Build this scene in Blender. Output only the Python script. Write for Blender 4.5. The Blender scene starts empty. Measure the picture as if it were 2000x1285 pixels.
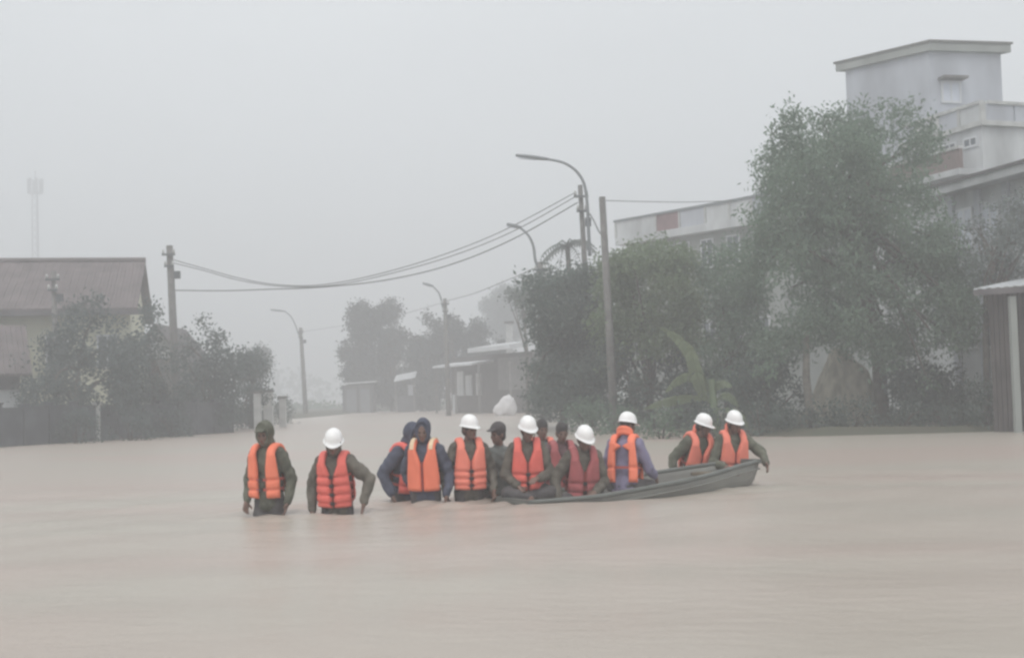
import bpy, bmesh, math, random
import numpy as np
from mathutils import Vector, Matrix, Euler
R = math.radians
rng = np.random.default_rng(7)
random.seed(7)
scene = bpy.context.scene
C = scene.collection

# ------------------------------------------------------------------ camera
CAM_H = 1.13
F_PX = 2500.0
PITCH = math.atan(129.5 / F_PX)
ROLL = R(1.5)
cam_d = bpy.data.cameras.new('camera')
cam = bpy.data.objects.new('camera', cam_d); C.objects.link(cam)
cam_d.sensor_width = 36; cam_d.lens = 36 * F_PX / 2000
cam_d.clip_start = 0.1; cam_d.clip_end = 4000
M_CAM = Matrix.Rotation(R(90) + PITCH, 3, 'X') @ Matrix.Rotation(-ROLL, 3, 'Z')
cam.matrix_world = Matrix.Translation((0, 0, CAM_H)) @ M_CAM.to_4x4()
scene.camera = cam

# ------------------------------------------------------------------ world and sun
SUN_EL, SUN_ROT = R(58), R(200)
w = bpy.data.worlds.new('World'); scene.world = w; w.use_nodes = True
nt = w.node_tree; nt.nodes.clear()
N = nt.nodes.new
out = N('ShaderNodeOutputWorld'); bg = N('ShaderNodeBackground'); bg.inputs['Strength'].default_value = 0.1
sky = N('ShaderNodeTexSky'); sky.sky_type = 'NISHITA'; sky.sun_disc = False
sky.sun_elevation = SUN_EL; sky.sun_rotation = SUN_ROT; sky.dust_density = 4; sky.air_density = 1.0
geo = N('ShaderNodeNewGeometry'); sep = N('ShaderNodeSeparateXYZ')
tc = N('ShaderNodeTexCoord')
nt.links.new(tc.outputs['Generated'], sep.inputs[0])
mr = N('ShaderNodeMapRange'); mr.inputs['From Min'].default_value = 0.0; mr.inputs['From Max'].default_value = 1.0
mr.inputs['To Min'].default_value = 0; mr.inputs['To Max'].default_value = 1
nt.links.new(sep.outputs['Z'], mr.inputs['Value'])
ramp = N('ShaderNodeValToRGB')     # overcast: brighter towards the zenith
ramp.color_ramp.elements[0].color = (0.605, 0.652, 0.68, 1)
ramp.color_ramp.elements[1].color = (1.0, 1.0, 1.0, 1)
nt.links.new(mr.outputs[0], ramp.inputs[0])
noi = N('ShaderNodeTexNoise'); noi.inputs['Scale'].default_value = 1.6; noi.inputs['Detail'].default_value = 3
mapn = N('ShaderNodeMapping'); mapn.inputs['Scale'].default_value = (1, 1, 3)
nt.links.new(tc.outputs['Generated'], mapn.inputs[0]); nt.links.new(mapn.outputs[0], noi.inputs['Vector'])
mr2 = N('ShaderNodeMapRange'); mr2.inputs['From Min'].default_value = .3; mr2.inputs['From Max'].default_value = .7
mr2.inputs['To Min'].default_value = 11.2; mr2.inputs['To Max'].default_value = 13.2
nt.links.new(noi.outputs['Fac'], mr2.inputs['Value'])
mul = N('ShaderNodeVectorMath'); mul.operation = 'SCALE'
nt.links.new(ramp.outputs[0], mul.inputs[0]); nt.links.new(mr2.outputs[0], mul.inputs['Scale'])
mix = N('ShaderNodeMix'); mix.data_type = 'RGBA'; mix.inputs[0].default_value = 0.93
nt.links.new(sky.outputs[0], mix.inputs[6]); nt.links.new(mul.outputs[0], mix.inputs[7])
nt.links.new(mix.outputs[2], bg.inputs['Color']); nt.links.new(bg.outputs[0], out.inputs['Surface'])

sl = bpy.data.lights.new('sun', 'SUN'); sl.energy = 1.4; sl.angle = R(40); sl.color = (1, .97, .92)
so = bpy.data.objects.new('sun', sl); C.objects.link(so)
so.rotation_euler = (R(90) - SUN_EL, 0, math.pi - SUN_ROT)

scene.view_settings.view_transform = 'Standard'; scene.view_settings.look = 'None'
scene.view_settings.exposure = 0.0; scene.view_settings.gamma = 1; scene.view_settings.use_curve_mapping = False
scene.render.engine = 'CYCLES'
cy = scene.cycles
cy.use_denoising = True; cy.volume_bounces = 2; cy.max_bounces = 6; cy.diffuse_bounces = 3; cy.glossy_bounces = 2
cy.filter_width = 2.6
HAZE = 0.0072

# ------------------------------------------------------------------ pixel helpers (photo pixels 2000 x 1285)
def ray(px, py):
    return M_CAM @ Vector(((px - 1000) / F_PX, -(py - 642.5) / F_PX, -1))
def at(px, py, D):
    r = ray(px, py); s = D / r.y
    return Vector((r.x * s, D, CAM_H + r.z * s))
def hz(px): return 772 - math.tan(ROLL) * (px - 1000)
def gx(px, D): return at(px, hz(px), D).x
def gp(px, D, z=0.0):
    return Vector((gx(px, D), D, z))
def zz(px, py, D): return at(px, py, D).z

# ------------------------------------------------------------------ materials
MATS = {}
def mat(name, col, rough=.7, var=.12, scale=6, bump=0, metal=0, spec=.3, bscale=None, island=0, col2=None, stretch=None):
    if name in MATS: return MATS[name]
    m = bpy.data.materials.new(name); m.use_nodes = True; MATS[name] = m
    t = m.node_tree; b = t.nodes['Principled BSDF']
    b.inputs['Roughness'].default_value = rough; b.inputs['Metallic'].default_value = metal
    b.inputs['Specular IOR Level'].default_value = spec
    tcn = t.nodes.new('ShaderNodeTexCoord'); mp = t.nodes.new('ShaderNodeMapping')
    if stretch: mp.inputs['Scale'].default_value = stretch
    t.links.new(tcn.outputs['Object'], mp.inputs[0])
    n = t.nodes.new('ShaderNodeTexNoise'); n.inputs['Scale'].default_value = scale; n.inputs['Detail'].default_value = 5
    t.links.new(mp.outputs[0], n.inputs['Vector'])
    cr = t.nodes.new('ShaderNodeValToRGB')
    c = np.array(col[:3]); c2 = np.array(col2[:3]) if col2 else c * (1 + var)
    c1 = c * (1 - var) if not col2 else c
    cr.color_ramp.elements[0].position = .35; cr.color_ramp.elements[1].position = .68
    cr.color_ramp.elements[0].color = (*np.clip(c1, 0, 1), 1); cr.color_ramp.elements[1].color = (*np.clip(c2, 0, 1), 1)
    t.links.new(n.outputs['Fac'], cr.inputs[0])
    last = cr.outputs[0]
    if island:
        g = t.nodes.new('ShaderNodeNewGeometry'); mrr = t.nodes.new('ShaderNodeMapRange')
        mrr.inputs['To Min'].default_value = 1 - island; mrr.inputs['To Max'].default_value = 1 + island
        t.links.new(g.outputs['Random Per Island'], mrr.inputs['Value'])
        v = t.nodes.new('ShaderNodeVectorMath'); v.operation = 'SCALE'
        t.links.new(last, v.inputs[0]); t.links.new(mrr.outputs[0], v.inputs['Scale']); last = v.outputs[0]
    t.links.new(last, b.inputs['Base Color'])
    if bump:
        n2 = t.nodes.new('ShaderNodeTexNoise'); n2.inputs['Scale'].default_value = bscale or scale * 4; n2.inputs['Detail'].default_value = 4
        t.links.new(mp.outputs[0], n2.inputs['Vector'])
        bp = t.nodes.new('ShaderNodeBump'); bp.inputs['Strength'].default_value = bump; bp.inputs['Distance'].default_value = .02
        t.links.new(n2.outputs['Fac'], bp.inputs['Height']); t.links.new(bp.outputs[0], b.inputs['Normal'])
    return m

def LEAF(n_, c):
    m = mat('leaf_' + n_, c, rough=.55, var=.2, scale=.8, island=.15, spec=.5); t = m.node_tree; b = t.nodes['Principled BSDF']
    tr = t.nodes.new('ShaderNodeBsdfTranslucent'); mx = t.nodes.new('ShaderNodeMixShader'); mx.inputs[0].default_value = .42
    t.links.new(b.inputs['Base Color'].links[0].from_socket, tr.inputs['Color'])
    t.links.new(b.outputs[0], mx.inputs[1]); t.links.new(tr.outputs[0], mx.inputs[2]); t.links.new(mx.outputs[0], t.nodes['Material Output'].inputs['Surface'])
    return m
leaf_dark = LEAF('dark', (.10, .135, .115)); leaf_mid = LEAF('mid', (.15, .22, .155))
leaf_olive = LEAF('olive', (.165, .225, .125)); leaf_grey = LEAF('grey', (.17, .20, .19)); leaf_banana = LEAF('banana', (.19, .24, .14))
leaf_far = LEAF('far', (.05, .065, .06))
leaf_left = LEAF('left', (.092, .12, .115))
bark = mat('bark', (.11, .095, .08), .9, .3, 8, .4)
bark_pale = mat('bark_pale', (.24, .22, .19), .9, .25, 6, .3)
concrete = mat('concrete', (.17, .165, .16), .85, .2, 4, .3)
concrete_pale = mat('concrete_pale', (.5, .51, .5), .85, .15, 2.5, .2)
wall_white = mat('wall_white', (.54, .56, .57), .8, .2, 1.2, .1, stretch=(1, 1, .35))
wall_blue = mat('wall_pale_blue', (.45, .475, .52), .8, .13, 1.2, .1, stretch=(1, 1, .35))
wall_grey = mat('wall_grey_green', (.30, .32, .305), .85, .14, 1.2, .1, stretch=(1, 1, .35))
wall_cream = mat('wall_cream', (.64, .64, .50), .85, .12, 1.0, .1, stretch=(1, 1, .3))
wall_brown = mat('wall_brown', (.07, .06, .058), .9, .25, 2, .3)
wall_dark = mat('wall_dark', (.085, .09, .10), .9, .25, 1.5, .3)
tile_red = mat('roof_tile_red', (.145, .122, .124), .8, .2, 1.5, .5, bscale=9)
roof_dark = mat('roof_dark', (.12, .11, .115), .8, .2, 2, .3)
metal_pale = mat('metal_pale', (.62, .64, .66), .5, .1, 2, .1, metal=.2)
metal_dark = mat('metal_dark', (.12, .13, .14), .5, .15, 5, 0, metal=.5)
galv = mat('galvanised', (.22, .235, .25), .5, .1, 3, 0, metal=.4)
cable_m = mat('cable', (.16, .165, .17), .6, .1, 3)
red_panel = mat('red_panel', (.24, .15, .155), .8, .15, 2)
balcony_brown = mat('balcony_brown', (.22, .17, .16), .85, .15, 2)
glass = mat('window_glass', (.10, .12, .14), .12, .15, 1.5, spec=.6)
glass_pale = mat('window_pale', (.62, .66, .74), .25, .05, 1.5, spec=.6)
straw = mat('straw', (.46, .43, .35), .95, .3, 5, .6, stretch=(1, 1, .3))
cloth_white = mat('tarp_white', (.72, .71, .72), .6, .1, 3, .2)
skin = mat('skin', (.20, .13, .105), .55, .12, 20)
eye_m = mat('eye', (.03, .025, .025), .3, .1, 10)
lips = mat('lips', (.22, .09, .08), .5, .1, 10)
hair_m = mat('hair', (.06, .055, .055), .45, .3, 60, .5)
helmet_m = mat('helmet_white', (.92, .92, .92), .28, .02, 8, spec=.5)
olive = mat('cloth_olive', (.13, .135, .105), .85, .3, 9, .35)
olive2 = mat('cloth_brown_green', (.14, .128, .108), .85, .3, 9, .35)
navy = mat('cloth_navy', (.085, .095, .135), .8, .2, 8, .3)
dkcloth = mat('cloth_dark', (.10, .094, .096), .8, .2, 8, .3)
greygreen = mat('cloth_grey_green', (.15, .168, .16), .85, .25, 8, .3)
maroon = mat('cloth_maroon', (.15, .095, .10), .85, .25, 8, .3)
lavender = mat('cloth_lavender', (.23, .215, .32), .8, .12, 7, .25)
v_orange = mat('vest_orange', (.95, .25, .15), .65, .07, 5, .25)
v_salmon = mat('vest_salmon', (.90, .26, .19), .65, .08, 5, .25)
v_red = mat('vest_red', (.82, .17, .14), .65, .1, 5, .25)
v_dark = mat('vest_dim_red', (.40, .115, .12), .7, .15, 5, .25)
strap_m = mat('strap_dark_red', (.42, .09, .075), .6, .1, 10)
strap_g = mat('strap_pale', (.8, .62, .42), .4, .1, 10)
buckle_m = mat('buckle', (.05, .04, .04), .4, .1, 10)
boat_m = mat('boat_hull', (.23, .23, .215), .4, .22, 2.2, .2, stretch=(.5, 1, 1))
boat_rim = mat('boat_rim', (.15, .16, .15), .45, .15, 3, .1)
wood = mat('thwart_wood', (.18, .15, .11), .8, .2, 5, .3)

# ------------------------------------------------------------------ object helpers
def link(name, me, m=None, parent=None, smooth=False):
    o = bpy.data.objects.new(name, me); C.objects.link(o)
    if m:
        for mm in (m if isinstance(m, (list, tuple)) else [m]): me.materials.append(mm)
    if parent: o.parent = parent
    if smooth: me.polygons.foreach_set('use_smooth', [True] * len(me.polygons))
    return o
def obj(name, bm, m=None, parent=None, smooth=False):
    me = bpy.data.meshes.new(name)
    bmesh.ops.recalc_face_normals(bm, faces=bm.faces)
    bm.to_mesh(me); bm.free()
    return link(name, me, m, parent, smooth)
def empty(name, label, cat, loc=(0, 0, 0), rz=0, group=None):
    o = bpy.data.objects.new(name, None); C.objects.link(o); o.empty_display_size = .2
    o.location = loc; o.rotation_euler = (0, 0, rz); tag(o, label, cat, group); return o
def tag(o, label=None, cat=None, group=None, kind=None):
    if label: o['label'] = label
    if cat: o['category'] = cat
    if group: o['group'] = group
    if kind: o['kind'] = kind
    return o
def NB(): return bmesh.new()
def prism(bm, pts, z0, z1):
    """pts: plan outline [(x,y)], z0/z1 numbers or lists"""
    n = len(pts)
    a = [bm.verts.new((p[0], p[1], z0[i] if isinstance(z0, (list, tuple)) else z0)) for i, p in enumerate(pts)]
    b = [bm.verts.new((p[0], p[1], z1[i] if isinstance(z1, (list, tuple)) else z1)) for i, p in enumerate(pts)]
    bm.faces.new(a[::-1]); bm.faces.new(b)
    for i in range(n):
        j = (i + 1) % n; bm.faces.new((a[i], a[j], b[j], b[i]))
def wallbar(bm, A, B, t, z0, z1, out=0.0):
    """a slab along A-B, thickness t to the far side, shifted towards the viewer by out"""
    A = Vector(A[:2]); B = Vector(B[:2]); d = (B - A).normalized(); n = Vector((-d.y, d.x))
    if n.y < 0: n = -n
    A = A - n * out; B = B - n * out
    prism(bm, [A, B, B + n * t, A + n * t], z0, z1)
def box(bm, c, s, rot=None):
    c = Vector(c); s = Vector(s) / 2
    vs = [Vector((x, y, z)) for z in (-s.z, s.z) for x, y in ((-s.x, -s.y), (s.x, -s.y), (s.x, s.y), (-s.x, s.y))]
    if rot: vs = [rot @ v for v in vs]
    v = [bm.verts.new(c + q) for q in vs]
    for f in ((3, 2, 1, 0), (4, 5, 6, 7), (0, 1, 5, 4), (1, 2, 6, 5), (2, 3, 7, 6), (3, 0, 4, 7)): bm.faces.new([v[i] for i in f])
def tube(bm, pts, rads, seg=8):
    pts = [Vector(p) for p in pts]; rings = []
    if not isinstance(rads, (list, tuple)): rads = [rads] * len(pts)
    up = None
    for i, p in enumerate(pts):
        d = (pts[min(i + 1, len(pts) - 1)] - pts[max(i - 1, 0)]).normalized()
        if up is None:
            up = Vector((0, 0, 1)) if abs(d.z) < .9 else Vector((1, 0, 0))
        a = (up - d * up.dot(d)).normalized(); up = a; b = d.cross(a)
        rings.append([bm.verts.new(p + (a * math.cos(t) + b * math.sin(t)) * rads[i]) for t in [2 * math.pi * k / seg for k in range(seg)]])
    for i in range(len(rings) - 1):
        for k in range(seg):
            bm.faces.new((rings[i][k], rings[i][(k + 1) % seg], rings[i + 1][(k + 1) % seg], rings[i + 1][k]))
    bm.faces.new(rings[0][::-1]); bm.faces.new(rings[-1])
def arr_mesh(name, V, Fq, nside):
    me = bpy.data.meshes.new(name)
    me.vertices.add(len(V)); me.vertices.foreach_set('co', np.asarray(V, np.float32).ravel())
    nf = len(Fq); me.loops.add(nf * nside); me.loops.foreach_set('vertex_index', np.asarray(Fq, np.int32).ravel())
    me.polygons.add(nf); me.polygons.foreach_set('loop_start', np.arange(0, nf * nside, nside, dtype=np.int32))
    me.update(calc_edges=True); return me

# ------------------------------------------------------------------ foliage
def leaf_mesh(name, centers, sizes, droop=.35, wid=.42):
    """centers (n,3), sizes (n,) -> folded leaf-shaped pairs of triangles"""
    n = len(centers)
    d = rng.normal(size=(n, 3)); d[:, 2] -= droop; d /= np.linalg.norm(d, axis=1)[:, None]
    s = rng.normal(size=(n, 3)); s -= (s * d).sum(1)[:, None] * d; s /= np.linalg.norm(s, axis=1)[:, None]
    u = np.cross(d, s)
    L = sizes[:, None]
    base = centers; tip = centers + d * L
    mid = centers + d * L * .45 - u * L * .06
    a = mid + s * L * wid * .5; b = mid - s * L * wid * .5
    V = np.stack([base, a, tip, b], 1).reshape(-1, 3)
    i = np.arange(n)[:, None] * 4
    Fq = np.concatenate([i + np.array([[0, 1, 2]]), i + np.array([[0, 2, 3]])], 0)
    return arr_mesh(name, V, Fq, 3)
def inpoly(x, y, P):
    c = False; j = len(P) - 1
    for i in range(len(P)):
        if (P[i][1] > y) != (P[j][1] > y) and x < (P[j][0] - P[i][0]) * (y - P[i][1]) / (P[j][1] - P[i][1]) + P[i][0]: c = not c
        j = i
    return c
def crown_clumps(poly, D, thick, rpx, n):
    """clumps spread through a crown whose silhouette is the px polygon, at depth D +- thick"""
    xs = [p[0] for p in poly]; ys = [p[1] for p in poly]; out = []; tries = 0
    while len(out) < n and tries < n * 60:
        tries += 1
        x = random.uniform(min(xs), max(xs)); y = random.uniform(min(ys), max(ys))
        if not inpoly(x, y, poly): continue
        r = rpx * random.uniform(.6, 1.25)
        ok = all(inpoly(x + math.cos(t) * r * .55, y + math.sin(t) * r * .55, poly) for t in (0, 1.57, 3.14, 4.71))
        if not ok:
            if random.random() < .5: continue
            r *= .55
        dd = random.uniform(-1, 1) * thick
        c = at(x, y, D); k = (D + dd) / D
        c = Vector((c.x * k, D + dd, CAM_H + (c.z - CAM_H) * k))
        out.append((c, r * D / F_PX))
    return out
def foliage(name, clumps, m, leaf, dens, parent, droop=.35, wid=.42, tw=.3):
    cs = []
    for c, r in clumps:
        if leaf > .33: r = r * 1.0
        nt_ = max(4, int(dens * r * r * 135))
        v = rng.normal(size=(nt_, 3)); v /= np.linalg.norm(v, axis=1)[:, None]
        v *= (rng.random(nt_) ** .45)[:, None] * np.array([r, r, r * .85])
        tws = v + np.array(c)
        k = 9
        l = np.repeat(tws, k, 0) + rng.normal(size=(nt_ * k, 3)) * leaf * tw * 2.2
        cs.append(l)
    P = np.concatenate(cs); P = P[P[:, 2] > .03]
    sz = leaf * .68 * rng.uniform(.6, 1.35, len(P))
    return link(name, leaf_mesh(name, P, sz, droop, wid), m, parent)
def limbs(trunk_pts, r0, clumps, parent, m, nl=9, fork=None):
    bm = NB()
    pts = [Vector(p) for p in trunk_pts]; n = len(pts)
    tube(bm, pts, [r0 * (1 - .55 * i / (n - 1)) for i in range(n)], 10)
    tube(bm, [pts[0] - Vector((0, 0, .6)), pts[0] + Vector((0, 0, .05))], [r0 * 1.5, r0 * 1.03], 10)
    top = pts[-1]
    cl = random.sample(clumps, min(nl, len(clumps)))
    for c, r in cl:
        s = pts[-1] if random.random() < .6 else pts[max(1, n - 2)]
        mid = s.lerp(c, .5) + Vector((random.uniform(-.2, .2), random.uniform(-.2, .2), random.uniform(.05, .4)))
        tube(bm, [s, s.lerp(mid, .5) + Vector((0, 0, .08)), mid, c], [r0 * .42, r0 * .33, r0 * .24, r0 * .08], 6)
    return obj('trunk', bm, m, parent, True)
def tree(name, label, poly, D, thick, trunk, m, rpx=30, n=30, leaf=.2, dens=1.0, bm_=None, r0=.14, group=None, wid=.42, nl=9, droop=.35):
    base = gp(trunk[0][0], D, -0.3)
    root = empty(name, label, 'tree' if 'shrub' not in name else 'shrub', base, 0, group)
    cl = crown_clumps(poly, D, thick, rpx, n)
    cl = [(c - base, r) for c, r in cl]
    tp = [Vector((0, 0, 0))] + [at(px, py, D) - base for px, py in trunk]
    for q in tp[1:]:
        pass
    limbs(tp, r0, cl, root, bm_ or bark, nl)
    P = [(c + base, r) for c, r in cl]
    f = foliage('crown', P, m, leaf, dens, root, droop, wid)
    f.data.transform(Matrix.Translation(-base))
    return root
def shrub(label, px, D, wpx, hpx, m, leaf=.14, n=14, group=None, name='shrub', dens=1.0):
    """rounded bush standing at the water's edge, wpx wide and hpx high in photo pixels"""
    base = gp(px, D, 0); W = wpx * D / F_PX; H = hpx * D / F_PX
    root = empty(name, label, 'shrub', base, 0, group)
    cl = []
    for i in range(n):
        a = random.uniform(-1, 1); z = random.uniform(.06, 1) ** .8
        x = a * W / 2 * math.sqrt(max(.05, 1 - (z * .85) ** 2)); y = random.uniform(-.35, .35) * W * .6
        r = min(W, H) * random.uniform(.18, .3)
        cl.append((Vector((x, y, max(.05, z * H - r * .6))), r))
    bm = NB()
    for i in range(5):
        c = random.choice(cl)[0]
        tube(bm, [(random.uniform(-.1, .1), random.uniform(-.1, .1), -.3), c * .5 + Vector((0, 0, .1)), c], [.035, .025, .01], 5)
    obj('stem', bm, bark, root, True)
    P = [(c + base, r) for c, r in cl]
    f = foliage('foliage', P, m, leaf, dens, root); f.data.transform(Matrix.Translation(-base))
    return root

# ------------------------------------------------------------------ ground and water
def shore_left(y):    # x of the left bank
    return gx(0, 37) + (y - 37) * (gx(560, 67) - gx(0, 37)) / 30 if y < 67 else gx(560, 67) + (y - 67) * .02
def shore_right(y):
    P = [(28, 14), (30, gx(1300, 30)), (34, gx(1130, 34)), (60, gx(1080, 60)), (95, gx(1000, 95)), (110, gx(960, 108))]
    if y <= P[0][0]: return P[0][1] + (28 - y) * .9
    for (a, xa), (b, xb) in zip(P, P[1:]):
        if y <= b: return xa + (xb - xa) * (y - a) / (b - a)
    return P[-1][1]
def ground_z(x, y):
    far = y - 118
    d = max(shore_left(y) - 1.0 - x, x - shore_right(y) - 1.5, far)
    t = min(max((d + 1.5) / 3.5, 0), 1)
    return -.85 + 1.0 * t * t * (3 - 2 * t) + (math.sin(x * .7) * math.cos(y * .5) * .04)
xs = sorted(set([-750, -500, -300, -200, -120, -80] + [i * 1.5 for i in range(-36, 40)] + [80, 120, 200, 300, 500, 750]))
ys = sorted(set([-60, -20, 0, 10] + [15 + i * 1.5 for i in range(75)] + [140, 180, 240, 320, 450, 600, 780]))
V = [(x, y, ground_z(x, y)) for y in ys for x in xs]; nx = len(xs)
Fq = [(j * nx + i, j * nx + i + 1, (j + 1) * nx + i + 1, (j + 1) * nx + i) for j in range(len(ys) - 1) for i in range(nx - 1)]
gm = mat('mud_grass', (.095, .088, .066), .9, .3, .8, .4, col2=(.08, .09, .06))
g = link('ground', arr_mesh('ground', V, Fq, 4), gm, None, True); tag(g, kind='structure')

# people data is needed for the ripples: (px, ytop, D)
STAND = [(515, 13.1), (655, 12.9), (775, 14.1), (828, 13.8), (912, 13.8), (967, 14.3), (1052, 15.4), (1093, 15.1), (1360, 15.55), (1428, 15.35)]
RIP = [(gx(p, d), d) for p, d in STAND]
def water_h(X, Y):
    h = np.zeros_like(X)
    for i, (cx, cy_) in enumerate(RIP):
        d = np.hypot(X - cx, (Y - cy_) * 1.0); h += .013 * np.cos(d * 17 + i) * np.exp(-((d - .35) / .6) ** 2)
        h += .004 * np.cos(d * 9 + i * 2) * np.exp(-((d - 1.2) / 1.0) ** 2)
    # boat bow wave and long lazy swells
    h += .010 * np.sin(X * 1.1 + Y * 2.6 + np.sin(Y * .8) * 1.5) * np.exp(-((Y - 13) / 9) ** 2)
    h += .006 * np.sin(X * 3.1 - Y * 4.3 + np.sin(X * 1.3)) * np.exp(-((Y - 13) / 7) ** 2)
    return h
wx = np.array(sorted(set([-760, -400, -200, -100, -60, -40, -25, -15, -10, -8] + list(np.arange(-6.5, 6.5, .07)) + [8, 10, 15, 25, 40, 60, 100, 200, 400, 760])))
wy = np.array(sorted(set([-62, -20, 0, 3] + list(np.arange(4, 9, .12)) + list(np.arange(9, 18, .07)) + list(np.arange(18, 30, .4)) + [34, 40, 50, 65, 80, 100, 130, 200, 400, 790])))
X, Y = np.meshgrid(wx, wy); Z = water_h(X, Y)
nx = len(wx); idx = np.arange(len(wy) * nx).reshape(len(wy), nx)
Fq = np.stack([idx[:-1, :-1], idx[:-1, 1:], idx[1:, 1:], idx[1:, :-1]], -1).reshape(-1, 4)
wm = bpy.data.materials.new('muddy_water'); wm.use_nodes = True
t = wm.node_tree; b = t.nodes['Principled BSDF']
b.inputs['Roughness'].default_value = .35; b.inputs['IOR'].default_value = 1.33; b.inputs['Specular IOR Level'].default_value = .5
tcn = t.nodes.new('ShaderNodeTexCoord')
mp = t.nodes.new('ShaderNodeMapping'); mp.inputs['Scale'].default_value = (.10, .26, 1); mp.inputs['Rotation'].default_value = (0, 0, .12)
t.links.new(tcn.outputs['Object'], mp.inputs[0])
n = t.nodes.new('ShaderNodeTexNoise'); n.inputs['Scale'].default_value = 1.0; n.inputs['Detail'].default_value = 4; n.inputs['Distortion'].default_value = .5
t.links.new(mp.outputs[0], n.inputs['Vector'])
cr = t.nodes.new('ShaderNodeValToRGB'); cr.color_ramp.elements[0].position = .38; cr.color_ramp.elements[1].position = .62
cr.color_ramp.elements[0].color = (.43, .36, .318, 1); cr.color_ramp.elements[1].color = (.415, .385, .335, 1)
t.links.new(n.outputs['Fac'], cr.inputs[0]); t.links.new(cr.outputs[0], b.inputs['Base Color'])
mp2 = t.nodes.new('ShaderNodeMapping'); mp2.inputs['Scale'].default_value = (1, 1.7, 1)
t.links.new(tcn.outputs['Object'], mp2.inputs[0])
n2 = t.nodes.new('ShaderNodeTexNoise'); n2.inputs['Scale'].default_value = 3.0; n2.inputs['Detail'].default_value = 7
t.links.new(mp2.outputs[0], n2.inputs['Vector'])
bp = t.nodes.new('ShaderNodeBump'); bp.inputs['Strength'].default_value = .22; bp.inputs['Distance'].default_value = .05
t.links.new(n2.outputs['Fac'], bp.inputs['Height']); t.links.new(bp.outputs[0], b.inputs['Normal'])
wo = link('water', arr_mesh('water', np.stack([X, Y, Z], -1).reshape(-1, 3), Fq, 4), wm, None, True); tag(wo, kind='structure')

# ------------------------------------------------------------------ haze
bm = NB(); box(bm, (0, 365, 22), (1700, 870, 53))
hm = bpy.data.materials.new('haze'); hm.use_nodes = True; hm.node_tree.nodes.clear()
ho = hm.node_tree.nodes.new('ShaderNodeOutputMaterial'); hv = hm.node_tree.nodes.new('ShaderNodeVolumePrincipled')
hv.inputs['Density'].default_value = HAZE; hv.inputs['Color'].default_value = (.955, .972, 1, 1); hv.inputs['Anisotropy'].default_value = 0.1
hm.node_tree.links.new(hv.outputs[0], ho.inputs['Volume'])
h = obj('haze', bm, hm); tag(h, kind='stuff')

# far treelines (nobody could count them)
def treeline(name, y, x0, x1, h0, h1, m, n, leaf=1.6):
    cs = []
    for i in range(n):
        x = random.uniform(x0, x1); hh = h0 + (h1 - h0) * (.5 + .5 * math.sin(x * .045 + math.sin(x * .13)))
        for k in range(26):
            cs.append((x + random.gauss(0, 2.2), y + random.gauss(0, 3), random.random() ** .7 * hh * random.uniform(.85, 1.08)))
    P = np.array(cs)
    o = link(name, leaf_mesh(name, P, leaf * rng.uniform(.6, 1.3, len(P)), .1, .7), m); tag(o, kind='stuff')
treeline('distant_treeline', 330, -300, 300, 7, 10, leaf_dark, 420)
treeline('far_undergrowth', 150, -60, 70, .8, 1.6, leaf_mid, 150, .6)

# ------------------------------------------------------------------ left bank
def window(parent, A, B, z0, z1, out=.03, pane=None, frame=None, fr=.07):
    f = NB()
    A = Vector(A[:2]); B = Vector(B[:2]); d = (B - A).normalized()
    wallbar(f, A, A + d * fr, .06, z0, z1, out + .02); wallbar(f, B - d * fr, B, .06, z0, z1, out + .02)
    wallbar(f, A + d * fr, B - d * fr, .06, z0, z0 + fr, out + .02); wallbar(f, A + d * fr, B - d * fr, .06, z1 - fr, z1, out + .02)
    mid = (A + B) / 2
    wallbar(f, mid - d * fr / 3, mid + d * fr / 3, .05, z0 + fr, z1 - fr, out + .015)
    w_ = obj('window', f, frame or metal_pale, parent)
    g_ = NB(); wallbar(g_, A + d * fr, B - d * fr, .02, z0 + fr, z1 - fr, out)
    obj('pane', g_, pane or glass, w_)
    return w_

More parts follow.
